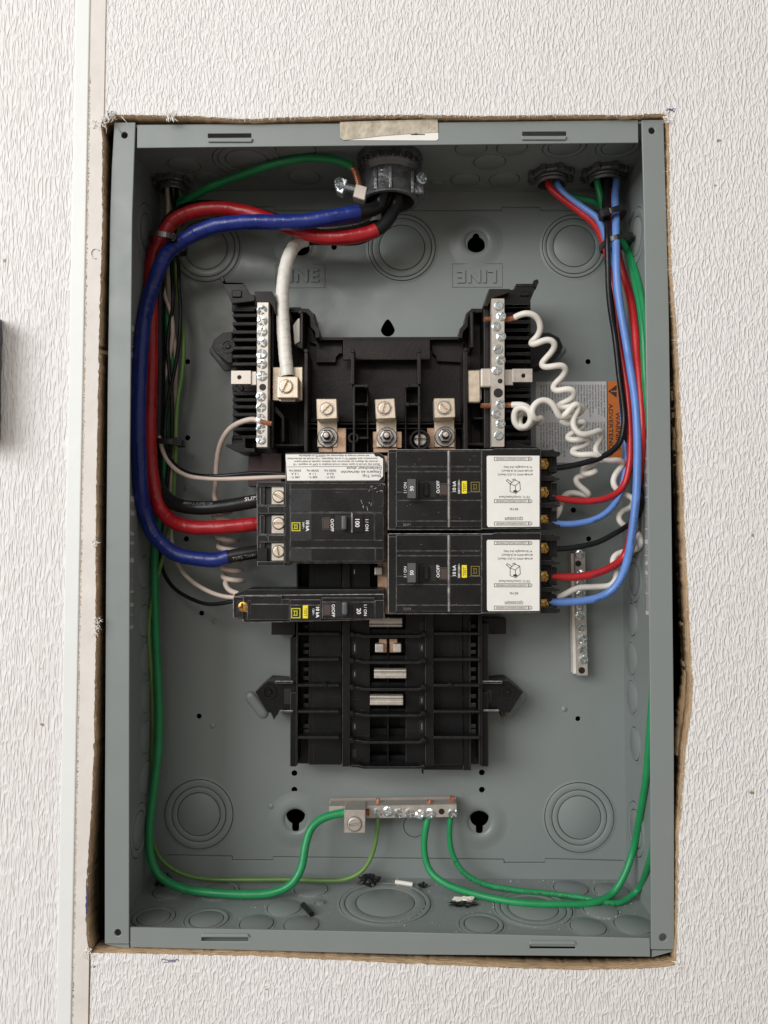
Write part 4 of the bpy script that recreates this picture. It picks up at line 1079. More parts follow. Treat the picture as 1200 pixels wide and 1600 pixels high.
# --- main breaker, three poles, 100
L1 = thing('main_circuit_breaker', 'three-pole black main breaker marked 100 with slotted lug screws at its left end', 'circuit breaker', P(500, 880, 62))
E_ = 'edge'
def q1(name, mt, rects, bevel=.18, edge=E_, par=L1, **k): return bpx(name, mt, rects, par, bevel, edge, **k)
ppx('body', 'brk', [([(401,757),(409,753),(452,753),(600,752),(602,760),(602,880),(452,880),(447,884),(410,884),(402,881)], 30, 62)], L1, .3, E_)
q1('face_plate', 'brk', [(453.5,754.5,599,800.5,FD+1.2,32)]); q1('face_plate', 'brk', [(453.5,844.5,599,855.5,FD+1.2,32)]); q1('face_plate', 'brk', [(453.5,856.3,586,877,FD+1.4,32),(586.8,856.3,599,877,FD+2,32)])
q1('centre_plate', 'brk', [(453.5,801.2,584.5,843.8,FD,32)]); q1('centre_plate', 'brk', [(585.3,801.2,599,843.8,FD+.6,32)])
q1('top_strip', 'brk', [(454,764,583,799.5,FD+.9,32)], bevel=.12)
q1('clear_film', 'brk_patch', [(454,765,486.5,799,FD+.75,FD+1)], edge=None, bevel=.05); q1('clear_film', 'brk_patch', [(454,802,487,843,FD-.15,FD+.1)], edge=None, bevel=.05); q1('clear_film', 'brk_patch', [(454,857.5,487,876,FD+1.25,FD+1.5)], edge=None, bevel=.05)
for v0, v1, sv, an in ((760,788.5,776,150),(805,834,818,178),(848,876.5,861.5,100)):
    bpx('terminal_pocket', 'pit', [(413,v0-2,444.5,v1+2,29.6,30.2)], L1, 0)
    bpx('terminal_lug', 'tin_bright', [(424,v0,444,v1,28,31)], L1, .4)
    screw(435.5, sv, 27.9, 9, 'tin', L1, 'slot', ang=an, name='lug_screw')
    m_ = MB(); c = P(435.5, sv, 28); R = PX(10, 28); m_.lathe((c.x, c.y-.0001, c.z), [(R, .0001), (R*.99, -.0001), (R*.93, -.0001), (R*.9, .0001)], 'Y', 30, cap=False); m_.build('screw_rim', 'pit', L1, smooth=True)
    q1('pocket_post', 'brk', [(406,v0,413,v1,27.5,31)], bevel=.25)
for v0, v1 in ((789,803),(834.5,847.5)):
    q1('pole_barrier', 'brk', [(401.5,v0,444.3,v1,FD+.5,32),(419,v0+2,444.3,v1-1.5,FD+.1,FD+.6)]); ppx('barrier_rib', 'brk', [([(402,v0+3),(413,v0+1),(419,v0+4),(419,v1-1),(402,v1-2)], FD, FD+2)], L1, .15, E_)
q1('end_wall', 'brk', [(402,753,444,760,FD+1,32)]); q1('end_wall', 'brk', [(402,877.5,444,884,FD+1,32)])
q1('end_cap', 'brk', [(402,856,417.5,877,FD+1.5,32)], edge=None); q1('face_bar', 'brk', [(444.8,754.5,453,880,FD+.8,32)])
q1('indicator_frame', 'brk', [(503.5,809,516,827.5,FD-.3,FD+.2)], bevel=.12); q1('indicator_window', 'clear', [(505,810.5,515,826,FD-.45,FD+.1)], edge=None, bevel=.1)
q1('handle_slot', 'pit', [(523.5,805,548,828.5,FD-.1,FD+.3)], bevel=0, edge=None)
m_ = MB(); a, b = P(533,828,FD-6), P(541.5,805.5,FD-6); m_.cube(a.x, b.x, (FD-6)/1000, (FD+2)/1000, a.z, b.z); m_.build('toggle_handle', 'handle', L1, bevel=1.3, seg=3)
q1('rating_plate', 'brk', [(552,803,567.5,831,FD-1.2,FD+.2)], bevel=.2, edge='edge_dim'); q1('handle_guard', 'edge', [(548.6,800.5,551.2,832,FD-1.6,FD+.2)], bevel=.2, edge=None)
q1('on_plate', 'brk', [(568.2,803,583.5,831,FD-.4,FD+.2)], bevel=.12, edge='edge_dim')
pr = Print(); pr.t('100', 558, 816.5, FD-1.2, 7.0, -90, .015).t('I / ON', 569.5+3.5, 820.5, FD-.4, 5, -90, .005).t('O/OFF', 518.8, 820.5, FD, 5.0, -90, .015)
pr.t('10 kA', 480.3, 821, FD-.15, 5.2, -90, .03).t('240V~', 474, 821, FD-.15, 3, -90, .01); pr.build('printed_text', 'white_ink', L1)
pr = Print(); logo(pr, 455.5, 816, 469.5, 830, FD-.15, 1.7); pr.build('printed_logo', 'yellow_ink', L1)
# scratches at the top right corner of the cover
pr = Print()
for _ in range(12):
    u, v = random.gauss(586, 7), random.gauss(763, 4); pr.line([(u, v), (u+random.uniform(-5, 5), v+random.uniform(-3, 3))], FD+.7, .3, .2)
for _ in range(6):
    u, v = random.gauss(574, 5), random.gauss(787, 8); pr.line([(u, v), (u+random.uniform(-3, 5), v+random.uniform(2, 8))], FD+.9, .35, .2)
pr.build('scuff_mark', 'dust', L1)
# shunt trip accessory on top with its label
ppx('shunt_trip_housing', 'brk', [([(446,708),(592,707),(601,713),(601,752),(446,753)], FD+2, 60)], L1, .3, E_)
ppx('rating_label', 'label', [([(446.3,710),(584,709),(587,713.5),(592,713),(598.5,717),(598.5,744),(592,750.5),(448.5,751)], FD+1.6, FD+2)], L1, .05)
pr = Print(); d = FD+1.6
for v, t_, u, w in ((711.9,'est ouvert lorsque le disjoncteur est ARRETE ou declenche',522,110),(716.5,'automatico esta ABIERTO o se ha disparado. / Le circuit du declencheur',519,142),(721,'circuito de disparo en derivacion esta abierto cuando el interruptor',525,132),(725.5,'Shunt trip circuit is open when circuit breaker is OFF or tripped. / El',526,136)): pr.t(t_, u, v, d, 3.0, 180, .004, w)
pr.line([(449,729.6),(596,728)], d, .6)
pr.t('Déclencheur shunt', 569, 731.3, d, 4.4, 180, .006, 55).t('Disparo en derivación', 564, 737.4, d, 4.4, 180, .006, 63).t('Shunt Trip', 581, 743.5, d, 4.4, 180, .006, 29)
for k, (x, y_, z) in enumerate((('120 V~','0.6 A','50/60 Hz'),('208 V~','1.1 A','50/60 Hz'),('240 V~','1.2 A','50/60 Hz'))):
    u = 516-k*27.5; pr.t(x, u, 745.5, d, 3.6, 180, .004, 15).t(y_, u, 740.3, d, 3.6, 180, .004, 11).t(z, u, 735.2, d, 3.6, 180, .004, 19)
pr.build('printed_text', 'black_ink', L1)

# --- single pole 20
L2 = thing('single_pole_breaker', 'single-pole black breaker marked 20 with yellow TEST button and brass screw', 'circuit breaker', P(480, 972, 62))
B2 = 25.0
def q2f(name, mt, rects, bevel=.18, edge=E_, **k): return bpx(name, mt, rects, L2, bevel, edge, **k)
ppx('body', 'brk', [([(364,933),(379,930),(600,928),(601,968),(452,972),(380,973),(379,968),(364,966)], B2+3, 64)], L2, .4, E_)
ppx('body_shoulder', 'brk', [([(366,928),(384,921),(601,921),(601,934),(366,934)], B2+8, 64)], L2, .6, 'edge_dim')
q2f('end_plate', 'brk', [(364.5,933,380,965,B2+1.5,B2+5)]); q2f('cover_plate', 'brk', [(380.5,931.5,440,943.5,B2+.4,B2+5)]); q2f('cover_plate', 'brk', [(386,944.2,452,968,B2+.4,B2+5)])
q2f('cover_plate', 'brk', [(440.5,936,452,943.5,B2+.8,B2+5)]); q2f('face_strip', 'brk', [(453,937,501,945,B2+.3,B2+5),(453,945.5,501,970,B2,B2+5)])
q2f('face_strip', 'brk', [(503,934,585,940,B2+.3,B2+5)]); q2f('face_strip', 'brk', [(503,940.7,585,967,B2-.2,B2+5)]); q2f('face_strip', 'brk', [(586,938,600,967,B2+.5,B2+5)])
q2f('terminal_pocket', 'pit', [(370,938,386,957,B2+1.2,B2+1.7)], bevel=0, edge=None)
bpx('terminal_clamp', 'brass', [(379,938.5,387,956.5,B2+.6,B2+2)], L2, .3); screw(380, 948, B2+.8, 7.6, 'brass', L2, 'combo', name='terminal_screw', ang=20)
q2f('terminal_cover', 'brk', [(387.2,938,392,958,B2+.1,B2+2)], bevel=.1)
q2f('indicator_frame', 'brk', [(504.5,943.5,517.5,962,B2-.5,B2+.2)], bevel=.12); q2f('indicator_window', 'clear', [(506,945,516.5,961,B2-.65,B2+.1)], edge=None, bevel=.1)
q2f('handle_slot', 'pit', [(524.5,940.5,549,963,B2-.3,B2+.3)], bevel=0, edge=None)
m_ = MB(); a, b = P(534,961.5,B2-6), P(543,941,B2-6); m_.cube(a.x, b.x, (B2-6)/1000, (B2+2)/1000, a.z, b.z); m_.build('toggle_handle', 'handle', L2, bevel=1.3, seg=3)
q2f('rating_plate', 'brk', [(553,941,567,965,B2-1.2,B2+.2)], bevel=.2, edge='edge_dim'); q2f('on_plate', 'brk', [(568,941,584,965,B2-.5,B2+.2)], bevel=.12, edge='edge_dim')
q2f('test_button', 'yellow', [(473,946,481.5,966.5,B2-1,B2+.2)], bevel=.3, edge=None)
pr = Print(); pr.t('20', 560.3, 955, B2-1.2, 6.6, -90, .015).t('I / ON', 570.5, 953.5, B2-.5, 4.8, -90, .005).t('O/OFF', 520.5, 954, B2-.2, 5, -90, .015)
pr.t('10 kA', 496, 956, B2, 5.2, -90, .03).t('120V~', 489.5, 956, B2, 3, -90, .01); pr.build('printed_text', 'white_ink', L2)
pr = Print(); pr.t('TEST', 477.3, 956.5, B2-1, 4.6, -90, .01); pr.build('printed_text', 'yellow_dim', L2)
pr = Print(); logo(pr, 454.8, 950, 469.5, 966, B2, 1.7); pr.build('printed_logo', 'yellow_ink', L2)

# --- two three-pole 50 breakers on the right
def right_breaker(dv, label, serial):
    B = thing('three_pole_breaker', label, 'circuit breaker', P(700, 826+dv, 62), 'three-pole breakers marked 50')
    y = lambda v: v+dv
    def q(name, mt, rects, bevel=.18, edge=E_, **k): return bpx(name, mt, [(a, y(b), c, y(d_), e, f) for a, b, c, d_, e, f in rects], B, bevel, edge, **k)
    def pp(name, mt, polys, bevel=.2, edge=E_): return ppx(name, mt, [([(a, y(b)) for a, b in pl], e, f) for pl, e, f in polys], B, bevel, edge)
    pp('body', 'brk', [([(606,702),(845,702),(845,826),(752,827),(750,828),(606,828)], FD+2.6, 62)], bevel=.4)
    q('side_step', 'brk', [(607,707,618.5,826,FD+1.6,30)]); 
    for v0, v1 in ((704.5,728.5),(729.3,736.2),(737,768.5),(782,813.5),(814.2,823.5)):
        q('face_plate', 'brk', [(619.3,v0,699,v1,FD+1,30)], bevel=.13); q('face_plate', 'brk', [(703,v0,751.5,v1,FD+1,30)], bevel=.13)
    q('face_plate', 'brk', [(619.3,769,699,781.3,FD+1,30)], bevel=.13); q('face_plate', 'brk', [(703,769,751.5,781.3,FD+1,30)], bevel=.13)
    q('face_column', 'edge', [(699.8,704,702.2,824,FD+.7,30)], bevel=.1, edge=None)
    pp('label_bed', 'brk', [([(752.5,703),(768,703),(774,701),(845,701),(845,824),(768,826),(752.5,826)], FD+1.4, 30)])
    # label
    lab = pp('rating_label', 'label', [([(762,712),(843,712),(843,823),(763,823.5),(761,821),(760.5,714)], FD+1.0, FD+1.35)], bevel=.05, edge=None)
    d = FD+1.0
    pr = Print()
    for v in (717, 783, 818):
        pr.frame(772, y(v-2.9), 826, y(v+2.9), d, .7); pr.line([(826,y(v-2.9)),(830,y(v-2.2)),(831.5,y(v)),(830,y(v+2.2)),(826,y(v+2.9))], d, .7)
        pr.t('LOAD/CARGA/CHARGE', 799, y(v), d, 3.1, 180, .004, 47); pr.t('O', 827.5, y(v), d, 3, 180, 0)
    pr.t('41 lb-in/pulg/lin (4.6 Nm)', 809, y(729.8), d, 3.4, 180, .004, 44).t('#12-#4 AWG Al (4-20mm²)', 808, y(735.5), d, 3.4, 180, .004, 48).t('#14-#6 AWG Cu (2.5-10mm²)', 805, y(741.4), d, 3.4, 180, .004, 54)
    pr.t('75°C Only/Solo/Seul', 804, y(776.4), d, 3.6, 180, .004, 48).t('60 Hz', 803, y(795.5), d, 3.8, 180, .004, 13).t('QO350GFI', 803, y(810), d, 4.8, 180, .006, 28)
    # little line drawing of a terminal
    for ln in (((797,756),(797,768),(806,771),(813,765),(812,753),(804,750),(797,756)),((797,756),(805,759),(812,753)),((805,759),(806,771)),((791,751),(798,757)),((793,749),(800,754)),((791,751),(793,749)),((800,750),(804,748),(806,751))):
        pr.line([(a_, y(b_)) for a_, b_ in ln], d, .9)
    pr.m.add(*(lambda c, R: ([(c.x, c.y-.0001, c.z)]+[(c.x+R*1.3*math.cos(t*math.pi/8), c.y-.0001, c.z+R*.7*math.sin(t*math.pi/8)) for t in range(16)], [(0, i+1, (i+1) % 16+1) for i in range(16)]))(P(805, y(767.5), d), PX(2.6, d)))
    pr.build('printed_text', 'black_ink', B)
    # handle
    q('handle_slot', 'pit', [(653,752,681,776.5,FD+.8,FD+1.1)], bevel=0, edge=None)
    q('toggle_stem', 'brk', [(662,753,670,775,FD-2,FD+2)], bevel=.6, edge=None)
    h = q('toggle_handle', 'handle', [(636.3,748,650,779,FD-7,FD-4.5)], bevel=.3, edge='edge_dim'); q('handle_side', 'brk', [(650.2,748,653.5,779.5,FD-6.5,FD-1)], bevel=.3, edge=None); q('handle_base', 'brk', [(637,750,653,777,FD-4.4,FD+1)], bevel=.3, edge=None)
    q('indicator_frame', 'brk', [(687.3,755.5,699,774,FD+.6,FD+1.1)], bevel=.12); q('indicator_window', 'clear', [(688.5,757,698.5,773,FD+.4,FD+1)], edge=None, bevel=.1)
    q('test_button', 'yellow', [(721.8,751.5,729.8,771.5,FD-.2,FD+1.2)], bevel=.3, edge=None)
    pr = Print(); pr.t('50', 643.6, y(763.5), FD-7, 5.6, 90, .015).t('I / ON', 633.4, y(762), FD+1, 4.6, 90, .005).t('O/OFF', 684.7, y(761), FD+1, 5, 90, .01).t('10 kA', 710, y(760.5), FD+1, 5.2, 90, .015).t('208Y/120V~', 717.3, y(760.5), FD+1, 3.2, 90, .01)
    pr.build('printed_text', 'white_ink', B)
    pr = Print(); pr.t('TEST', 725.9, y(761.5), FD-.2, 4.6, 90, .01); pr.build('printed_text', 'yellow_dim', B)
    pr = Print(); logo(pr, 735.5, y(752.8), 749.5, y(768.5), FD+1, 1.3); pr.build('printed_logo', 'yellow_dim', B)
    pr = Print(); pr.t(serial, 636, y(820), FD+1, 3.6, 0, -.01); pr.build('stamped_number', 'edge', B)
    # scuffs
    pr = Print()
    for _ in range(10):
        u, v = random.uniform(620, 745), random.uniform(706, 822); pr.line([(u, y(v)), (u+random.uniform(-4, 4), y(v+random.uniform(-2, 2)))], FD+1, .35, .15)
    pr.build('scuff_mark', 'edge', B)
    # load end with three terminals
    q('load_end', 'brk', [(845,706,862,824,44,62)], bevel=.4, edge='edge_dim')
    for v0, v1 in ((703,713),(744,751),(786,793),(817,827)):
        pp('terminal_barrier', 'brk', [([(844,v0),(858,v0),(864,v0-1),(868,v0+2),(875,v0+3),(876,v1-2),(868,v1),(844,v1)], 33, 60)], bevel=.3, edge='edge_dim')
    for v in (724.5, 769, 812.5):
        q('terminal_floor', 'pit', [(844,v-14,870,v+14,46,60)], bevel=0, edge=None)
        bpx('terminal_clamp', 'brass', [(844.5,y(v-8.5),855,y(v+9),38,48)], B, .4)
        screw(850, y(v+1), 37.9, 7.2, 'brass', B, 'combo', name='terminal_screw')
        q('terminal_shelf', 'brk', [(857,v+6,869,v+13,42,58)], bevel=.4, edge='edge_dim')
    return B
right_breaker(0, 'upper of the two white-labelled three-pole 50 breakers, just below the right line lug', '26271')
right_breaker(131.5, 'lower of the two white-labelled three-pole 50 breakers, above the empty bus stabs', '22372')

# ================================================================ GROUND BARS
gb = thing('ground_bar', 'vertical tinned ground bar with screws on the back panel below the light blue wires', 'ground bar', P(908, 1057, D5), 'ground bars')
ppx('bar', 'tin_bright', [([(898,862),(914.5,862),(919,1056),(902,1056)], 82, 91)], gb, .35)
ppx('base_strip', 'w_white', [([(892,865),(897,865),(902,1053),(896,1053)], 86, 94)], gb, .3)
for u, v in ((905.5,866),(906.5,897),(907.5,913),(907.5,930),(907.5,947),(906.5,962),(908.5,981),(910.5,998.5),(911.5,1015),(912,1031)): screw(u, v, 81.8, 7.2, 'zinc', gb, tilt=.3)
bar_hole(903.5, 880.5, 4.6, 82, gb); bar_hole(909, 1047.5, 5, 82, gb)
g2 = thing('ground_bar', 'horizontal tinned ground bar with square lug near the bottom of the box', 'ground bar', P(614, 1278, D5), 'ground bars')
ppx('bar', 'tin_bright', [([(514,1260),(714,1257),(714,1277),(574,1279),(514,1277)], 74, 86)], g2, .4)
ppx('base_strip', 'w_tan', [([(515,1252),(713,1249),(713,1256),(515,1259)], 86.2, 93)], g2, .3)
for u, v in ((590.5,1270),(606,1268),(623,1271),(640,1271),(656,1271.5),(672,1271),(707.5,1271)): screw(u, v, 74, 7.6, 'zinc', g2, 'combo', tilt=.35)
bar_hole(690, 1268, 4.5, 74, g2)
for u in (522, 533, 590.5, 606, 623, 640, 656, 672, 690, 707):
    c = P(u, 1262, 80); m_ = MB(); R = PX(4.2, 80); top = P(u, 1259, 80); m_.lathe((c.x, c.y, P(600, 1257.5-(u-614)*.015, 80).z-.0003), [(R*.02, .00065), (R, .0006), (R, .0)], 'Z', 18); m_.build('wire_hole', 'pit', g2)
bpx('bar_lug', 'tin_bright', [(537.5,1266,571,1302,62,82)], g2, .5); screw(554, 1287.5, 61.9, 10.8, 'tin_bright', g2, 'slot', ang=8, name='lug_screw')
m_ = MB(); c = P(554, 1287.5, 62); R = PX(12.2, 62); m_.lathe((c.x, c.y-.00005, c.z), [(R, .00002), (R*.99, -.0001), (R*.9, -.0001), (R*.88, .00002)], 'Y', 36, cap=False); m_.build('screw_rim', 'steel', g2, smooth=True)

# ================================================================ CONDUIT FITTINGS THROUGH THE TOP WALL
def on_top(u, v): return hit(u, v, 2, BH-T)
def locknut(u, v, rpx, label, bend=0):
    c = on_top(u, v); d = c.y*1000; R = PX(rpx, d); t = thing('conduit_locknut', label, 'conduit fitting', c, 'conduit locknuts in the top of the box')
    m_ = MB(); n = 48; vs = []; fs = []
    prof = [(.80, 0), (1, 0), (1, -.0035), (.93, -.0045), (.80, -.0045)]
    for k, (r, h) in enumerate(prof):
        for i in range(n):
            a = 2*math.pi*i/n; rr = r*R
            if r > .9: rr *= 1+.05*(1 if (i % 6) < 2 else 0)
            vs.append((c.x+rr*math.cos(a), c.y+rr*math.sin(a), c.z+h))
    K = len(prof)
    for k in range(K):
        for i in range(n): fs.append((k*n+i, k*n+(i+1) % n, ((k+1) % K)*n+(i+1) % n, ((k+1) % K)*n+i))
    m_.add(vs, fs); m_.build('nut_ring', 'dark_metal', t, bevel=.3)
    for i in range(8):
        a = 2*math.pi*(i+.3)/8; x, y_ = c.x+R*1.08*math.cos(a), c.y+R*1.08*math.sin(a); s = .0014
        m_ = MB(); vs = []
        ca, sa = math.cos(a), math.sin(a)
        for (p_, q_) in ((-s, -s*1.5), (s, -s*1.5), (s, s*1.5), (-s, s*1.5)):
            for h in (-.0004, -.0048): vs.append((x+p_*ca-q_*sa, y_+p_*sa+q_*ca, c.z+h))
        m_.add(vs, [(0,2,4,6),(1,7,5,3),(0,1,3,2),(2,3,5,4),(4,5,7,6),(6,7,1,0)]); m_.build('nut_lug', 'dark_metal', t, bevel=.3)
    m_ = MB(); prof = [(.62, .008), (.62, -.0075), (.66, -.009), (.76, -.009), (.81, -.0075), (.78, -.006), (.81, -.005), (.79, -.0045), (.80, -.0005)]
    m_.lathe(c, [(a*R, b) for a, b in prof], 'Z', 48, cap=False); m_.build('threaded_bushing', 'dark_metal', t, smooth=True)
    m_ = MB(); m_.lathe(c, [(R*.64, .004), (R*.01, .0045)], 'Z', 32, cap=False); m_.build('conduit_bore', 'pit', t)
    return c
cFL = locknut(270, 282, 26, 'dark locknut holding the thin wires at the top left of the box')
cF1 = locknut(861, 271, 32, 'dark locknut with red and light blue wires coming out')
cF2 = locknut(944, 268, 32, 'dark locknut with green, black and light blue wires coming out')
# the big connector
c = on_top(609, 247); R = PX(48.5, c.y*1000)
cn = thing('cable_connector', 'large dark cast cable connector hanging from the centre of the top wall', 'conduit fitting', c)
cC = c.copy()
m_ = MB(); m_.lathe(c, [(R*.7, 0), (R*1.06, 0), (R*1.08, -.002), (R*1.05, -.0045), (R*.98, -.005), (R*.98, -.0075), (R*1.02, -.009), (R*1.0, -.011), (R*.93, -.0125), (R*.9, -.016)], 'Z', 64, cap=False); m_.build('locknut_ring', 'dark_metal', cn, smooth=True)
for i in range(26):
    a = 2*math.pi*i/26; m_ = MB(); x, y_ = c.x+R*1.0*math.cos(a), c.y+R*1.0*math.sin(a); s = .0009
    m_.cube(x-s, x+s, y_-s, y_+s, c.z-.0088, c.z-.0052); m_.build('ring_knurl', 'dark_metal', cn, bevel=.3)
H0, H1 = -.0145, -.0325
m_ = MB(); m_.lathe(c, [(R*.86, H0+.004), (R*.93, H0), (R*.90, H0-.003), (R*.90, H1+.004), (R*.95, H1+.001), (R*.93, H1), (R*.80, H1), (R*.78, H1+.004), (R*.78, H0+.010)], 'Z', 64, cap=False); m_.build('connector_body', 'dark_metal', cn, smooth=True)
for a in (-118, -88, -38, 30, 150, 200):
    a = math.radians(a); x, y_ = c.x+R*.93*math.cos(a), c.y+R*.93*math.sin(a); s = .0012; m_ = MB()
    m_.cube(x-s, x+s, y_-s, y_+s, c.z+H1+.001, c.z+H0-.001); m_.build('body_rib', 'dark_metal', cn, bevel=.6, seg=2)
m_ = MB(); x, y_ = c.x+R*.98, c.y-R*.25; m_.cube(x-.006, x+.003, y_-.004, y_+.006, c.z+H1+.002, c.z+H0-.004); m_.build('clamp_ear', 'dark_metal', cn, bevel=1.2, seg=2)
scw = SCREW[('combo', 'zinc')]; o = bpy.data.objects.new('clamp_screw', scw); COL.objects.link(o); o.parent = cn
pp_ = P(655.5, 284, 30); o.matrix_basis = Matrix.Translation(cn.location).inverted() @ Matrix.Translation((x+.001, y_-.0055, c.z-.020)) @ Matrix.Rotation(.5, 4, 'Z') @ Matrix.Diagonal((.0042, .0042, .0042, 1))
m_ = MB(); m_.lathe((c.x, c.y, c.z-.004), [(R*.8, 0), (R*.01, .0005)], 'Z', 32, cap=False); m_.build('connector_bore', 'pit', cn)
# small ground clamp on the connector
gc = thing('ground_clamp_lug', 'small shiny lay-in ground lug gripping the bare end of the green wire', 'ground lug', P(548, 300, 36))
ppx('clamp_block', 'tin_bright', [([(556,286),(574,292),(570,313),(551,307)], 32, 40)], gc, .5)
ppx('clamp_block', 'zinc', [([(528,275),(543,280),(535,303),(525,298)], 28, 36)], gc, .6)
a_, b_ = P(532, 290, 30), P(560, 297, 37)
pth = Path([a_, b_], .001); tube(pth, PX(5.5, 33), 'clamp_bolt', 'zinc', gc, spiral=(.0012, .16), step=.0002, seg=16)
o = bpy.data.objects.new('bolt_head', SCREW[('combo', 'zinc')]); COL.objects.link(o); o.parent = gc
o.matrix_basis = Matrix.Translation(gc.location).inverted() @ Matrix.Translation(P(528, 289, 29)) @ Matrix.Rotation(-1.1, 4, 'Z') @ Matrix.Rotation(.3, 4, 'X') @ Matrix.Diagonal((.0045, .0045, .0045, 1))

# ================================================================ WIRES
def wire(name, label, lst, rpx, mt, d=50, group=None, strip0=0, strip1=0, seg=14, taper=None, dref=None, step=.0015, smooth=2):
    r = PX(rpx, dref if dref else 55)
    q = pts(lst, r, d); path = Path(q, smooth=smooth)
    t = thing(name, label, 'wire' if 'cable' not in name else 'cable', q[0], group)
    if name == 'load_wire' and mt != 'w_black':
        s_ = path.L-.115
        while s_ < path.L-.02: tube_text(path, r, s_, 'THWN-2 10 AWG CU 600V', .0019, -.2, 'wire_print', t, bold=0); s_ += .05
    tube(path, r, 'insulation', mt, t, strip0, path.L-strip1, seg=seg, wob=.02, step=step)
    if strip0: strands(path, r*.8, 'bare_strands', t, 0, strip0+.0005)
    if strip1: strands(path, r*.8, 'bare_strands', t, path.L-strip1-.0005, path.L)
    return t, path, r
V = lambda c, dx, dy, dz: Vector((c.x+dx, c.y+dy, c.z+dz))
G1 = 'heavy feeder cables from the big connector'
# heavy feeders: black jackets, coloured tape wound round them
blue_pts = [V(cC,-.004,-.006,.004), V(cC,-.004,-.008,-.022), (592,322,42), (576,329,38), (560,332,35), (520,339,33), (477,346,33), (430,347.5,34), (390,347,35), (334,354,38), (297,369,42), (278,381,45), (265,390,47), (251,414,49), (238,449,52), (228,484,53), (222,524,54), (218.5,573,54), (216,631,54), (216,688,54), (218,731,53), (219.5,763,52), (226,800,50), (237,831,48), (255,852,46), (278,867,44), (304,872.5,43), (338,875,42), (358,870,42), (401,862,43), (428,860,46)]
tb, pb, rb = wire('feeder_cable', 'heavy cable wrapped in blue tape, outermost down the left side', blue_pts, 10.6, 'w_black', group=G1, seg=20)
tube(pb, rb*1.06, 'tape_wrap', 't_blue', tb, pb.near(P(560,332,35)), pb.near(P(357,870,42)), step=.0006, seg=28, spiral=(.0080, .036), wob=.04)
red_pts = [V(cC,.006,-.002,.004), V(cC,.007,-.002,-.025), (616,325,47), (604,347,45), (588,360,44), (560,368,44), (540,371,44), (510,371,45), (490,368,46), (440,351,48), (400,336,50), (360,327,52), (330,326,52), (298,332,53), (270,346,54), (255,368,55), (243,390,56), (237,421,58), (235,455,60), (236,495,61), (236,559,61), (235,616,61), (233.5,674,61), (235,720,60), (240.5,763,57), (251,795,53), (269,815,49), (298,823.5,45), (341,824,43), (402,818.5,43), (428,818,46)]
tr, prd, rr_ = wire('feeder_cable', 'heavy cable wrapped in red tape entering the middle pole of the main breaker', red_pts, 10.2, 'w_black', group=G1, seg=20)
tube(prd, rr_*1.06, 'tape_wrap', 't_red', tr, prd.near(P(588,360,44)), prd.L-.001, step=.0006, seg=28, spiral=(.0080, .036), wob=.04)
blk_pts = [V(cC,-.001,-.001,.004), V(cC,.001,.002,-.025), (598,330,52), (576,349,54), (545,357,56), (500,360,57), (450,350,59), (400,335,62), (340,324,65), (295,326,67), (266,345,69), (252,378,71), (248,420,73), (248,500,74), (248,600,74), (245,680,73), (243.5,730,70), (247,757,65), (258,776,58), (278,789,52), (305,793.5,48), (345,792,45), (401,783,43), (428,780,46)]
tk, pk, rk = wire('feeder_cable', 'bare black heavy cable curving into the top pole of the main breaker', blk_pts, 10.6, 'w_black', group=G1, seg=20)
tube_text(pk, rk, pk.near(P(386,786,44)), 'SUPR', .0031, 0.3, 'dust', tk, bold=0)
tube_text(pk, rk, pk.near(P(290,791,49)), '600V 2 AWG CU', .0022, .1, 'edge', tk, bold=0)
tube_text(pb, rb, pb.near(P(363,870,42)), 'TYPE THW 75', .0024, .25, 'edge', tb, bold=0)
wn_pts = [V(cC,.002,.006,.004), V(cC,.002,.008,-.02), (600,345,62), (565,372,66), (520,374,68), (485,374,66), (466,379,62), (453,396,57), (445,425,53), (441,460,50), (442,500,48), (445,545,46), (448,575,45), (450,592,45)]
tw, pw, rw = wire('feeder_cable', 'heavy neutral cable wrapped in white tape dropping into the left neutral lug', wn_pts, 9.4, 'w_black', group=G1, seg=20)
tube(pw, rw*1.08, 'tape_wrap', 't_white', tw, pw.near(P(480,375,65)), pw.L-.002, step=.0006, seg=28, spiral=(.0062, .05), wob=.04)
m_ = MB(); m_.prism([(577,345),(594,326),(596,342),(588,343)], 48, 48.6); tag(m_.build('paper_scrap', 'label_back', None), 'small torn white scrap caught between the black cables', 'scrap')

# green bonding wire along the top
t_, p_, r_ = wire('bonding_wire', 'green wire arching under the top wall to the small ground lug', [V(cFL,.004,.004,.004), V(cFL,.005,.004,-.01), (281,322,72), (300,309,66), (325,294,60), (373,275,52), (425,257.5,44), (477,247,38), (511,248.5,35), (538,254,34), (551,261,34), (557,272,35), (561,288,36), (562,304,37), (559,313,38)], 6.3, 'w_green', dref=50)
# swap the end for bare strands inside the lug
for o in list(t_.children):
    if o.name.startswith('insulation'): bpy.data.objects.remove(o)
sa_, sb_ = p_.near(P(551,261,34)), p_.near(P(561,304,37))
tube(p_, r_, 'insulation', 'w_green', t_, 0, sa_, wob=.02); tube(p_, r_, 'insulation', 'w_green', t_, sb_+.001, p_.L, wob=.02); strands(p_, r_*.85, 'bare_strands', t_, sa_-.0005, sb_+.001)

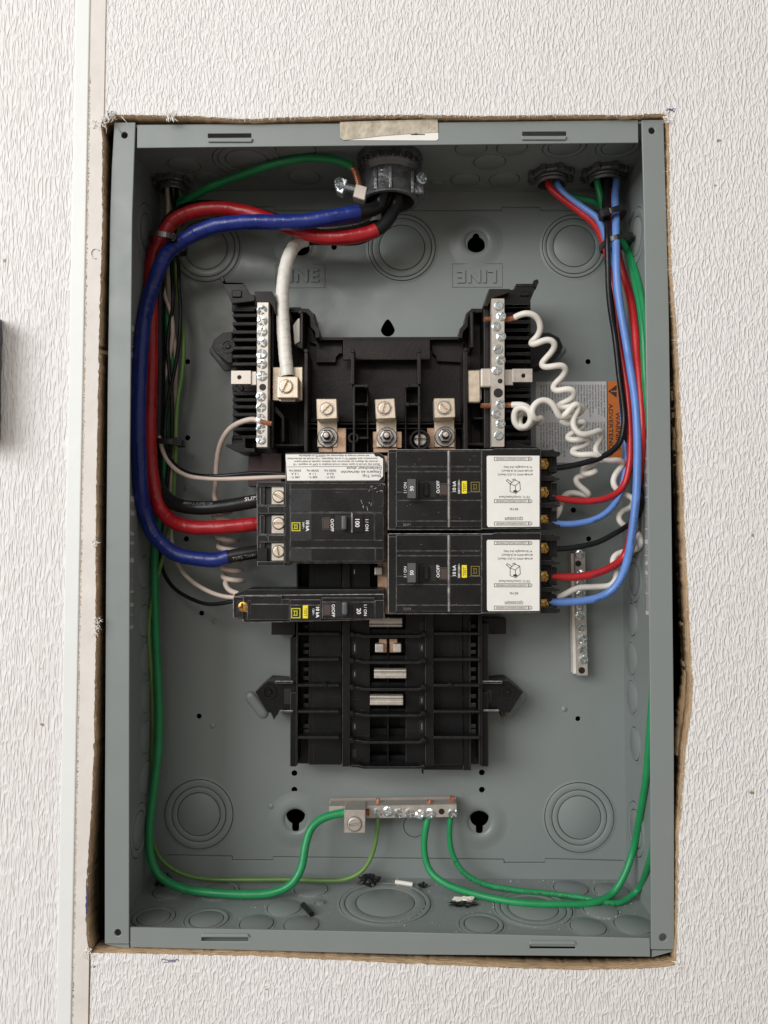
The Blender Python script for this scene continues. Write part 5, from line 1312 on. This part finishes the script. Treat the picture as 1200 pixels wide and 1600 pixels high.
# thin control wires from the left locknut
GL = 'thin wires tied together down the left side'
wire('thin_wire', 'thin black wire ending at the shunt trip above the main breaker', [V(cFL,-.001,-.003,.004), V(cFL,-.001,-.003,-.008), (272,325,74), (272,370,76), (279,415,70), (280,450,68), (282,484,66), (281,519,65), (276,559,66), (271,588,67), (264,616,69), (259,651,71), (258,685,70), (266,717,62), (289,737,54), (324,744,46), (359,742.5,42), (400,739,40), (450,741,38)], 3.1, 'w_black', 66, GL)
wire('thin_wire', 'thin black wire ending at the single-pole breaker', [V(cFL,.003,-.001,.004), V(cFL,.003,-.001,-.008), (277,325,76), (268,370,78), (268,415,73), (270,444,71), (270,478,71), (265,507,72), (262,539,72), (264,573,71), (268,611,70), (269,645,70), (268,688,72), (262,745,76), (254,810,80), (249,860,82), (256,895,80), (270,917,74), (295,934,64), (324,944,55), (345,943,50), (370,938,46)], 3.1, 'w_black', 66, GL)
wire('thin_wire', 'thin off-white wire running beside the black wire to the shunt trip', [V(cFL,-.003,-.004,.004), V(cFL,-.003,-.004,-.008), (263,330,74), (256,380,77), (254,440,75), (259,467,73), (266,484,72), (270,520,73), (262,570,76), (250,620,77), (246,660,74), (251,694,68), (264,723,60), (289,742,52), (327,748,45), (384,747.5,40), (420,746,38), (452,745,38)], 3.4, 'w_tan', 66, GL)
wire('thin_wire', 'thin off-white wire curving into the left end of the single-pole breaker', [V(cFL,-.0005,.002,.004), V(cFL,-.0005,.002,-.008), (268,330,78), (262,380,80), (263,440,78), (268,500,76), (275,560,76), (273,620,77), (270,690,77), (268,760,79), (266,820,80), (269,850,78), (278,881,71), (295,904,62), (324,923,53), (350,932,48), (372,934,45)], 3.4, 'w_tan', 66, GL)
t_, p_, r_ = wire('thin_wire', 'thin pale green wire from the left bundle to the bottom ground bar', [V(cFL,.005,.001,.004), V(cFL,.005,.001,-.008), (282,330,78), (276,380,80), (275,440,78), (284,500,72), (287,545,70), (284,588,71), (278,625,72), (275,674,72), (275,703,72), (273,740,74), (271,778,76), (264,829,77), (255,869,76), (243.5,910,74), (235,950,73), (232,985,73), (234,1025,75), (237,1065,77), (239,1123,79), (238,1180,80), (236.5,1250,80), (238,1310,82), (251,1342,84), (282,1364,84), (319,1373,82), (390,1374.5,80), (452,1374,79), (507,1376,78), (540,1374,78), (567,1360,78), (583,1331,78), (589,1302,78), (590.5,1275,78), (590.5,1247,80)], 3.3, 'w_olive', 72, GL, strip1=.011)
tube_text(p_, r_, p_.near(P(271,778,76)), 'TYPE TFFN OR MTW OR AWM 600 VOLTS 16 AWG TYPE TFFN OR MTW OR AWM', .0018, .3, 'black_ink', t_, bold=-.005)
t_, p_, r_ = wire('ground_wire', 'thick green wire down the left side into the square lug of the bottom bar', [V(cFL,.001,.005,.004), V(cFL,.001,.005,-.008), (274,330,80), (266,390,82), (262,440,80), (261,490,79), (267,540,79), (270,590,80), (262,660,80), (256,717,78), (254,745,78), (249,800,78), (242,858,76), (242,904,74), (242.5,950,74), (244,1007,75), (247,1065,76), (248.5,1123,76), (246.5,1180,74), (239,1243,71), (233.5,1297,68), (235,1337,66), (247,1366,64), (282,1387,60), (336,1395,57), (390,1397.5,56), (427,1394.5,56), (456,1381,57), (471,1356,60), (477,1322,64), (486,1294,68), (503,1279,71), (536,1270,73), (556,1268,74), (577,1269,74)], 6.3, 'w_green', 72, dref=64, strip1=.0035)
# white pigtail: neutral bar -> coil -> single pole breaker
coil = [(425,662,36), (408,659,38), (397,655,40), (375,660,44), (357,672,50), (345,692,56), (339,720,62), (337,755,66), (335,778,68)]
a0, b0 = P(347, 790, 66), P(365, 908, 60)
helix = []
turns = 7.6; NN = 120
for i in range(NN+1):
    t = i/NN; c_ = a0.lerp(b0, t); ph = 2*math.pi*turns*t+math.pi*.9; RR = PX(15.5, 62)*(min(1, .5+t*4) if t < .12 else 1)
    helix.append(Vector((c_.x+RR*math.cos(ph), c_.y+RR*math.sin(ph)*.9, c_.z+RR*.12*math.sin(ph))))
t_, p_, r_ = wire('pigtail_wire', 'off-white pigtail from the left neutral bar coiled behind the red and blue cables', coil+helix+[(352,908,54), (357,921,50), (373,928,46)], 4.1, 'w_tan', 60, dref=60, strip0=.0085, step=.0012, smooth=1)

# right-hand bundle
GR = 'coloured load wires bundled down the right side'
wire('load_wire', 'light blue wire at the front of the right bundle, sweeping down to the lower breaker', [V(cF2,.007,-.004,.004), V(cF2,.008,-.004,-.008), (961,305,58), (962,335,52), (962.5,377,48), (963,420,46), (965,450,46), (969,480,46), (975,515,46), (980,545,46), (985,577,42), (991,615,38), (994.5,652,35), (996,690,34), (995.5,740,34), (994,775,34), (990,815,35), (985,850,37), (979,880,40), (969,906,43), (953,925,46), (930,935.5,46), (897,940,46), (870,941,46), (852,941,47)], 6.0, 'w_blue', 46, GR, seg=16)
wire('load_wire', 'light blue wire from the left of the two right locknuts to the upper breaker', [V(cF1,.003,-.004,.004), V(cF1,.004,-.004,-.009), (870,288,62), (882,303,60), (912,325,57), (934,342,55), (945,368,56), (955,420,60), (963,500,64), (970,600,64), (976,680,62), (978,715,60), (977,740,57), (970.5,767,54), (958.5,790,52), (941,806,50), (918,815,49), (887,819,48), (864,817.5,48), (850,816,48)], 5.0, 'w_blue', 56, GR, seg=16)
wire('load_wire', 'red wire from the left of the two right locknuts to the upper breaker', [V(cF1,-.003,-.005,.004), V(cF1,-.003,-.005,-.009), (857,290,62), (869,303,61), (903,329,59), (929,351,58), (943,378,59), (955,430,60), (962,480,60), (966.5,527,58), (972.5,565,56), (979,605,54), (983,645,53), (985,690,53), (983,730,53), (975,758,53), (962,772,52), (947,779,51), (923,783,50), (887,781,48.5), (864,777,48), (850,773,48)], 5.2, 'w_red', 56, GR, seg=16)
wire('load_wire', 'red wire behind the light blue one, turning into the middle pole of the lower breaker', [V(cF2,.002,.003,.004), V(cF2,.002,.004,-.008), (952,310,72), (958,350,70), (967,405,66), (977.5,440,63), (987,477,60), (992,515,58), (995,552,58), (999,592,52), (1001.5,627,48), (1003.5,665,46), (1002.5,700,45), (999.5,740,45), (995,775,45), (990,810,46), (984,845,48), (975,870,52), (959,884,50), (935,895,49), (902,901.5,48), (866,901,48), (850,903,48)], 6.0, 'w_red', 60, GR, seg=16)
wire('load_wire', 'black wire curving across the warning label into the upper breaker', [V(cF2,.0,-.006,.004), V(cF2,.0005,-.006,-.008), (948,305,58), (948.5,335,52), (949,377,48), (950,420,48), (951.5,459,49), (955,490,50), (960,520,51), (964,552,51), (968,590,51), (972,620,51), (975,645,51), (974.5,668,50), (967,694,49), (945,712,48), (910,724,47.5), (872,731,48), (850,732,49)], 4.6, 'w_black', 50, GR)
wire('load_wire', 'black wire passing behind everything and into the top pole of the lower breaker', [V(cF2,-.001,0,.004), V(cF2,-.001,0,-.008), (944,305,66), (946,350,64), (948,400,62), (953,450,60), (958,500,58), (963,545,56), (968,590,56), (973,640,57), (978,680,59), (986,720,64), (998,755,68), (1003,780,68), (998,803,64), (985,818,57), (958,835,52), (935,847,50), (894,856,48), (866,858,48), (850,858,49)], 4.3, 'w_black', 62, GR)
wire('ground_wire', 'green wire down the right side, front one of the two at the bottom', [V(cF2,-.006,-.002,.004), V(cF2,-.006,-.002,-.008), (937,300,66), (941,320,68), (952,345,72), (966,370,70), (977,385,66), (984,405,63), (992.5,440,60), (1000,477,58), (1004.5,515,58), (1006.5,552,58), (1008,590,58), (1013,640,60), (1018,700,64), (1022,800,66), (1023,900,66), (1023,1000,63), (1021,1060,62), (1017,1120,61), (1014,1160,60), (1010,1210,60), (1001,1268,62), (989.6,1327,62), (977,1364,60), (958,1395,58), (929,1410,56), (871,1413,55), (808,1410,56), (746,1398,60), (696,1381,66), (671,1360,72), (662.5,1327,76), (664.5,1297,77), (668.5,1277,78), (672,1250,80)], 5.3, 'w_green', 60, strip1=.010, seg=16)
t_, p_, r_ = wire('ground_wire', 'green wire with black printing, ending at the far right of the bottom bar', [V(cF1,.001,.004,.004), V(cF1,.003,.004,-.009), (880,302,76), (905,310,74), (930,316,74), (948,330,78), (965,360,80), (985,400,80), (1000,450,78), (1010,520,76), (1018,620,76), (1023,760,76), (1025,900,74), (1026,1060,70), (1026,1200,66), (1023,1290,66), (1019,1327,66), (1010,1360,66), (995,1392,64), (967,1411,62), (940,1409,62), (917,1404,63), (867,1397,66), (808,1391,70), (758,1382,74), (725,1364,77), (707,1335,79), (702,1306,79), (703.5,1280,79), (707,1244,80)], 4.4, 'w_green', 60, strip1=.013)
tube_text(p_, r_, p_.near(P(712,1345,78)), '6 AWG (UL) TYPE THHN OR THWN  TYPE T90 NYLON OR TWN75  FT1 E187615', .0024, .1, 'black_ink', t_, flip=True, bold=.0)
# coiled white neutrals of the two upper right breakers
c1 = [(757,499,42), (768,499,44), (786,499,44), (800,498,42), (812,492,38), (822,489.5,36), (834,492,36), (842,501,38), (844.5,513,40), (840,525,43), (831,534,44), (829,538,42), (838,537,38), (852,531,36), (863,532,36), (867,540,38), (861,551,42), (850,563,45), (846,570,44), (852,574,40), (866,572,36), (879,571,36), (884,577,38), (879,588,42), (867,600,45), (864,607,44), (870,611,40), (884,608,37), (895,609,37), (897,617,40), (889,625,44), (875,632,47), (872,637,45), (884,637,42), (900,634,41), (911,637,43), (905,646,47), (885,652,50), (876,657,50), (886,662,46), (904,659,43), (914,660,45), (910,668,48), (894,676,52), (886,684,52), (897,688,47), (914,685,45), (922,687,46), (916,694,50), (900,700,54), (893,706,54), (906,711,49), (926,710,47), (936,713,48), (930,722,52), (915,730,56), (908,738,58), (914,741,56), (927,738,54), (932,735,56), (924,740,58), (908,744,59), (899,747,58), (902,756,58), (914,766,58), (921,774,60), (910,772,64), (892,770,65), (880,776,62), (876,790,56), (870,805,50), (860,812,49)]
t_, p_, r_ = wire('neutral_pigtail', 'upper white springy neutral wire zigzagging down from the right neutral bar', c1, 4.9, 'w_white', 40, 'coiled white neutral wires', strip0=.0225, dref=42, step=.0012, smooth=1)
c2 = [(752,634,42), (768,634,44), (786,633,44), (797,633,42), (805,632.5,40), (818,633,38), (828,640,38), (832,653,40), (827,666,42), (816,670,43), (806,664,43), (803,652,42), (806,640,40), (815,636,37), (825,640,35), (830,652,35), (825,665,37), (817,668,40), (811,660,46), (816,645,50), (832,650,50), (840,660,46), (845,661,42), (846,652,40), (838,656,36), (832,650,34), (832,638,34), (840,628,34), (852,625,34), (862,630,34), (869,641,35), (875,653,37), (884,648,37), (893,636,36), (902,630,36), (905,636,38), (899,648,40), (895,660,40), (899,672,38), (909,679,37), (924,677,38), (938,673,42), (941,680,46), (934,692,48), (930,702,48), (935,712,48), (950,719,50), (966,719,52), (974,724,56), (968,732,58), (960,744,58), (958,755,58), (964,765,58), (976,772,60), (990,780,64), (985,793,64), (971,800,60), (966,810,58), (972,819,58), (988,826,62), (999,838,64), (1001,849,63), (994,858,60), (976,862,58), (962,867,57), (957,877,56), (961,890,55), (963,902,55), (955,914,55), (930,917,54), (902,919,52), (880,930,50), (860,938,49)]
t_, p_, r_ = wire('neutral_pigtail', 'lower white coiled neutral wire with round loops, tangled over the warning label', c2, 4.9, 'w_white', 40, 'coiled white neutral wires', strip0=.0225, dref=42, step=.0012, smooth=1)

# cable ties
def tie(u, v, d, ang, hw, hd, w, head, label, hang=0):
    """band round a bundle: ang = direction of the band in the picture plane, hw/hd half sizes across and in depth (px, mm)"""
    c_ = P(u, v, d); t = thing('cable_tie', label, 'cable tie', c_, 'black cable ties'); A = math.radians(ang)
    ex = Vector((math.cos(A), 0, math.sin(A))); ey = Vector((0, 1, 0)); ez = Vector((-math.sin(A), 0, math.cos(A)))
    H, D_ = PX(hw, d), hd/1000; W_ = PX(w, d)/2; th = .0011; n = 40; vs = []; fs = []
    for i in range(n):
        a = 2*math.pi*i/n; ca, sa = math.cos(a), math.sin(a)
        k = (abs(ca)**3+abs(sa)**3)**(-1/3)
        for (o_, z_) in ((0, -W_), (0, W_), (th, W_), (th, -W_)):
            vs.append(tuple(c_+ex*(H+o_)*ca*k*.93+ey*(D_+o_)*sa*k*.93+ez*z_))
    for i in range(n):
        for e in range(4): fs.append((i*4+e, i*4+(e+1) % 4, ((i+1) % n)*4+(e+1) % 4, ((i+1) % n)*4+e))
    m_ = MB(); m_.add(vs, fs); m_.build('tie_band', 'nylon', t, bevel=.2)
    hx, hdp = head; hc = c_+ex*PX(hx, d)+ey*(hdp/1000)
    def blk(name, a1, b1, c1_, off, mt):
        m_ = MB(); vs = []
        for sx_ in (-1, 1):
            for sy in (-1, 1):
                for sz in (-1, 1): vs.append(tuple(hc+ex*(off[0]+sx_*a1)+ey*(off[1]+sy*b1)+ez*(off[2]+sz*c1_)))
        m_.add(vs, [(0,1,3,2),(4,6,7,5),(0,4,5,1),(2,3,7,6),(0,2,6,4),(1,5,7,3)]); m_.build(name, mt, t, bevel=.4)
    blk('tie_head', W_*1.35, .0022, W_*1.4, (0, 0, 0), 'nylon'); blk('tie_head_slot', W_*.75, .0002, W_*.7, (0, -.0023, 0), 'pit')
tie(263, 381, 52, -8, 27, 19, 9, (14, -13.5), 'black cable tie around the red and blue cables at the upper left')
tie(266, 692, 70, -3, 22, 10, 9, (17, -10), 'black cable tie around the thin wires at mid height on the left')
tie(953, 340, 58, 15, 22, 15, 9, (-16, -13), 'upper of two black cable ties on the right bundle')
tie(963, 380, 59, 12, 24, 14, 8, (20, 10), 'lower of two black cable ties on the right bundle')

# ================================================================ LITTER ON THE FLOOR OF THE BOX
ZB = -BH+T
def fl_(u, v): return hit(u, v, 2, ZB+.0008)
def scrap(name, label, u, v, size, mt, n=12, h=.002, cat='scrap'):
    c_ = fl_(u, v); bm = bmesh.new(); bmesh.ops.create_icosphere(bm, subdivisions=3, radius=1)
    for w in bm.verts:
        k = 1+.9*noise.noise(w.co*2.3+Vector((u, v, 0)))+.5*noise.noise(w.co*5+Vector((v, u, 0)))
        w.co = Vector((w.co.x*size[0]*k, w.co.y*size[1]*k, w.co.z*h*k+h*.8))
    me = bpy.data.meshes.new(name); bm.to_mesh(me); bm.free(); o = link(name, me, mt); o.location = c_; tag(o, label, cat); return o
scrap('tape_scrap', 'crumpled black tape scrap at the back of the box floor under the pale green wire', 577, 1382, (.0068, .004), 'nylon', h=.0042)
scrap('tape_scrap', 'crumpled black tape scrap in the back left corner behind the thick green wire', 256, 1382, (.006, .004), 'nylon', h=.004)
scrap('tape_scrap', 'tiny black scrap beside the short white tube', 660, 1386, (.003, .002), 'nylon', h=.0015)
scrap('tape_scrap', 'flat black scrap lying in front of the green wires', 722, 1414, (.0085, .0028), 'nylon', h=.0009)
scrap('insulation_scrap', 'flat white insulation scrap lying on the black scrap', 724, 1408, (.006, .0022), 'w_white', h=.0016)
def stub(name, label, u0, v0, u1, v1, r, mt):
    a, b = fl_(u0, v0), fl_(u1, v1); a.z += r*.6; b.z += r*.6; pth = Path([a, b], .001); o = tube(pth, r, name, mt, None, seg=12); tag(o, label, 'scrap')
stub('insulation_stub', 'short white insulation tube lying at the back of the box floor', 618, 1380, 645, 1384, .0016, 'w_white')
stub('insulation_stub', 'short black tube lying alone on the left part of the box floor', 474, 1416, 487, 1431, .0019, 'nylon')
dm = MB()
def speck(p, s, nrm=2):
    vs = [p+Vector((random.uniform(-s, s), random.uniform(-s, s), random.uniform(0, s))) for _ in range(4)]; dm.add(vs, [(0,1,2),(0,2,3),(0,3,1),(1,3,2)])
for _ in range(900):
    x = random.uniform(-BW+.004, BW-.004); y_ = BD-.002-abs(random.gauss(0, .04)); 
    if y_ < .003: continue
    speck(Vector((x, y_, ZB+.0002)), random.choice((.00025, .0004, .0006)))
for (u, v, rx, n) in ((602,1411,62,150),(833,1420,56,150),(752,1445,30,60),(240,1434,30,70),(323,1437,33,70),(471,1446,24,40),(486,1390,25,40),(940,1423,26,50)):
    c_ = hit(u, v, 2, ZB)
    for _ in range(n):
        a = random.uniform(0, 6.28) if random.random() < .3 else random.gauss(-1.2, .7); R_ = PX(rx, c_.y*1000)*random.gauss(1, .03)
        speck(Vector((c_.x+R_*math.cos(a), min(BD-.002, max(.003, c_.y+R_*math.sin(a))), ZB+.0003)), random.choice((.00025, .0004, .0006)))
tag(dm.build('wall_dust', 'dust', None, fix=False), 'fine pale drywall dust and crumbs scattered over the box floor', None, None, 'stuff')
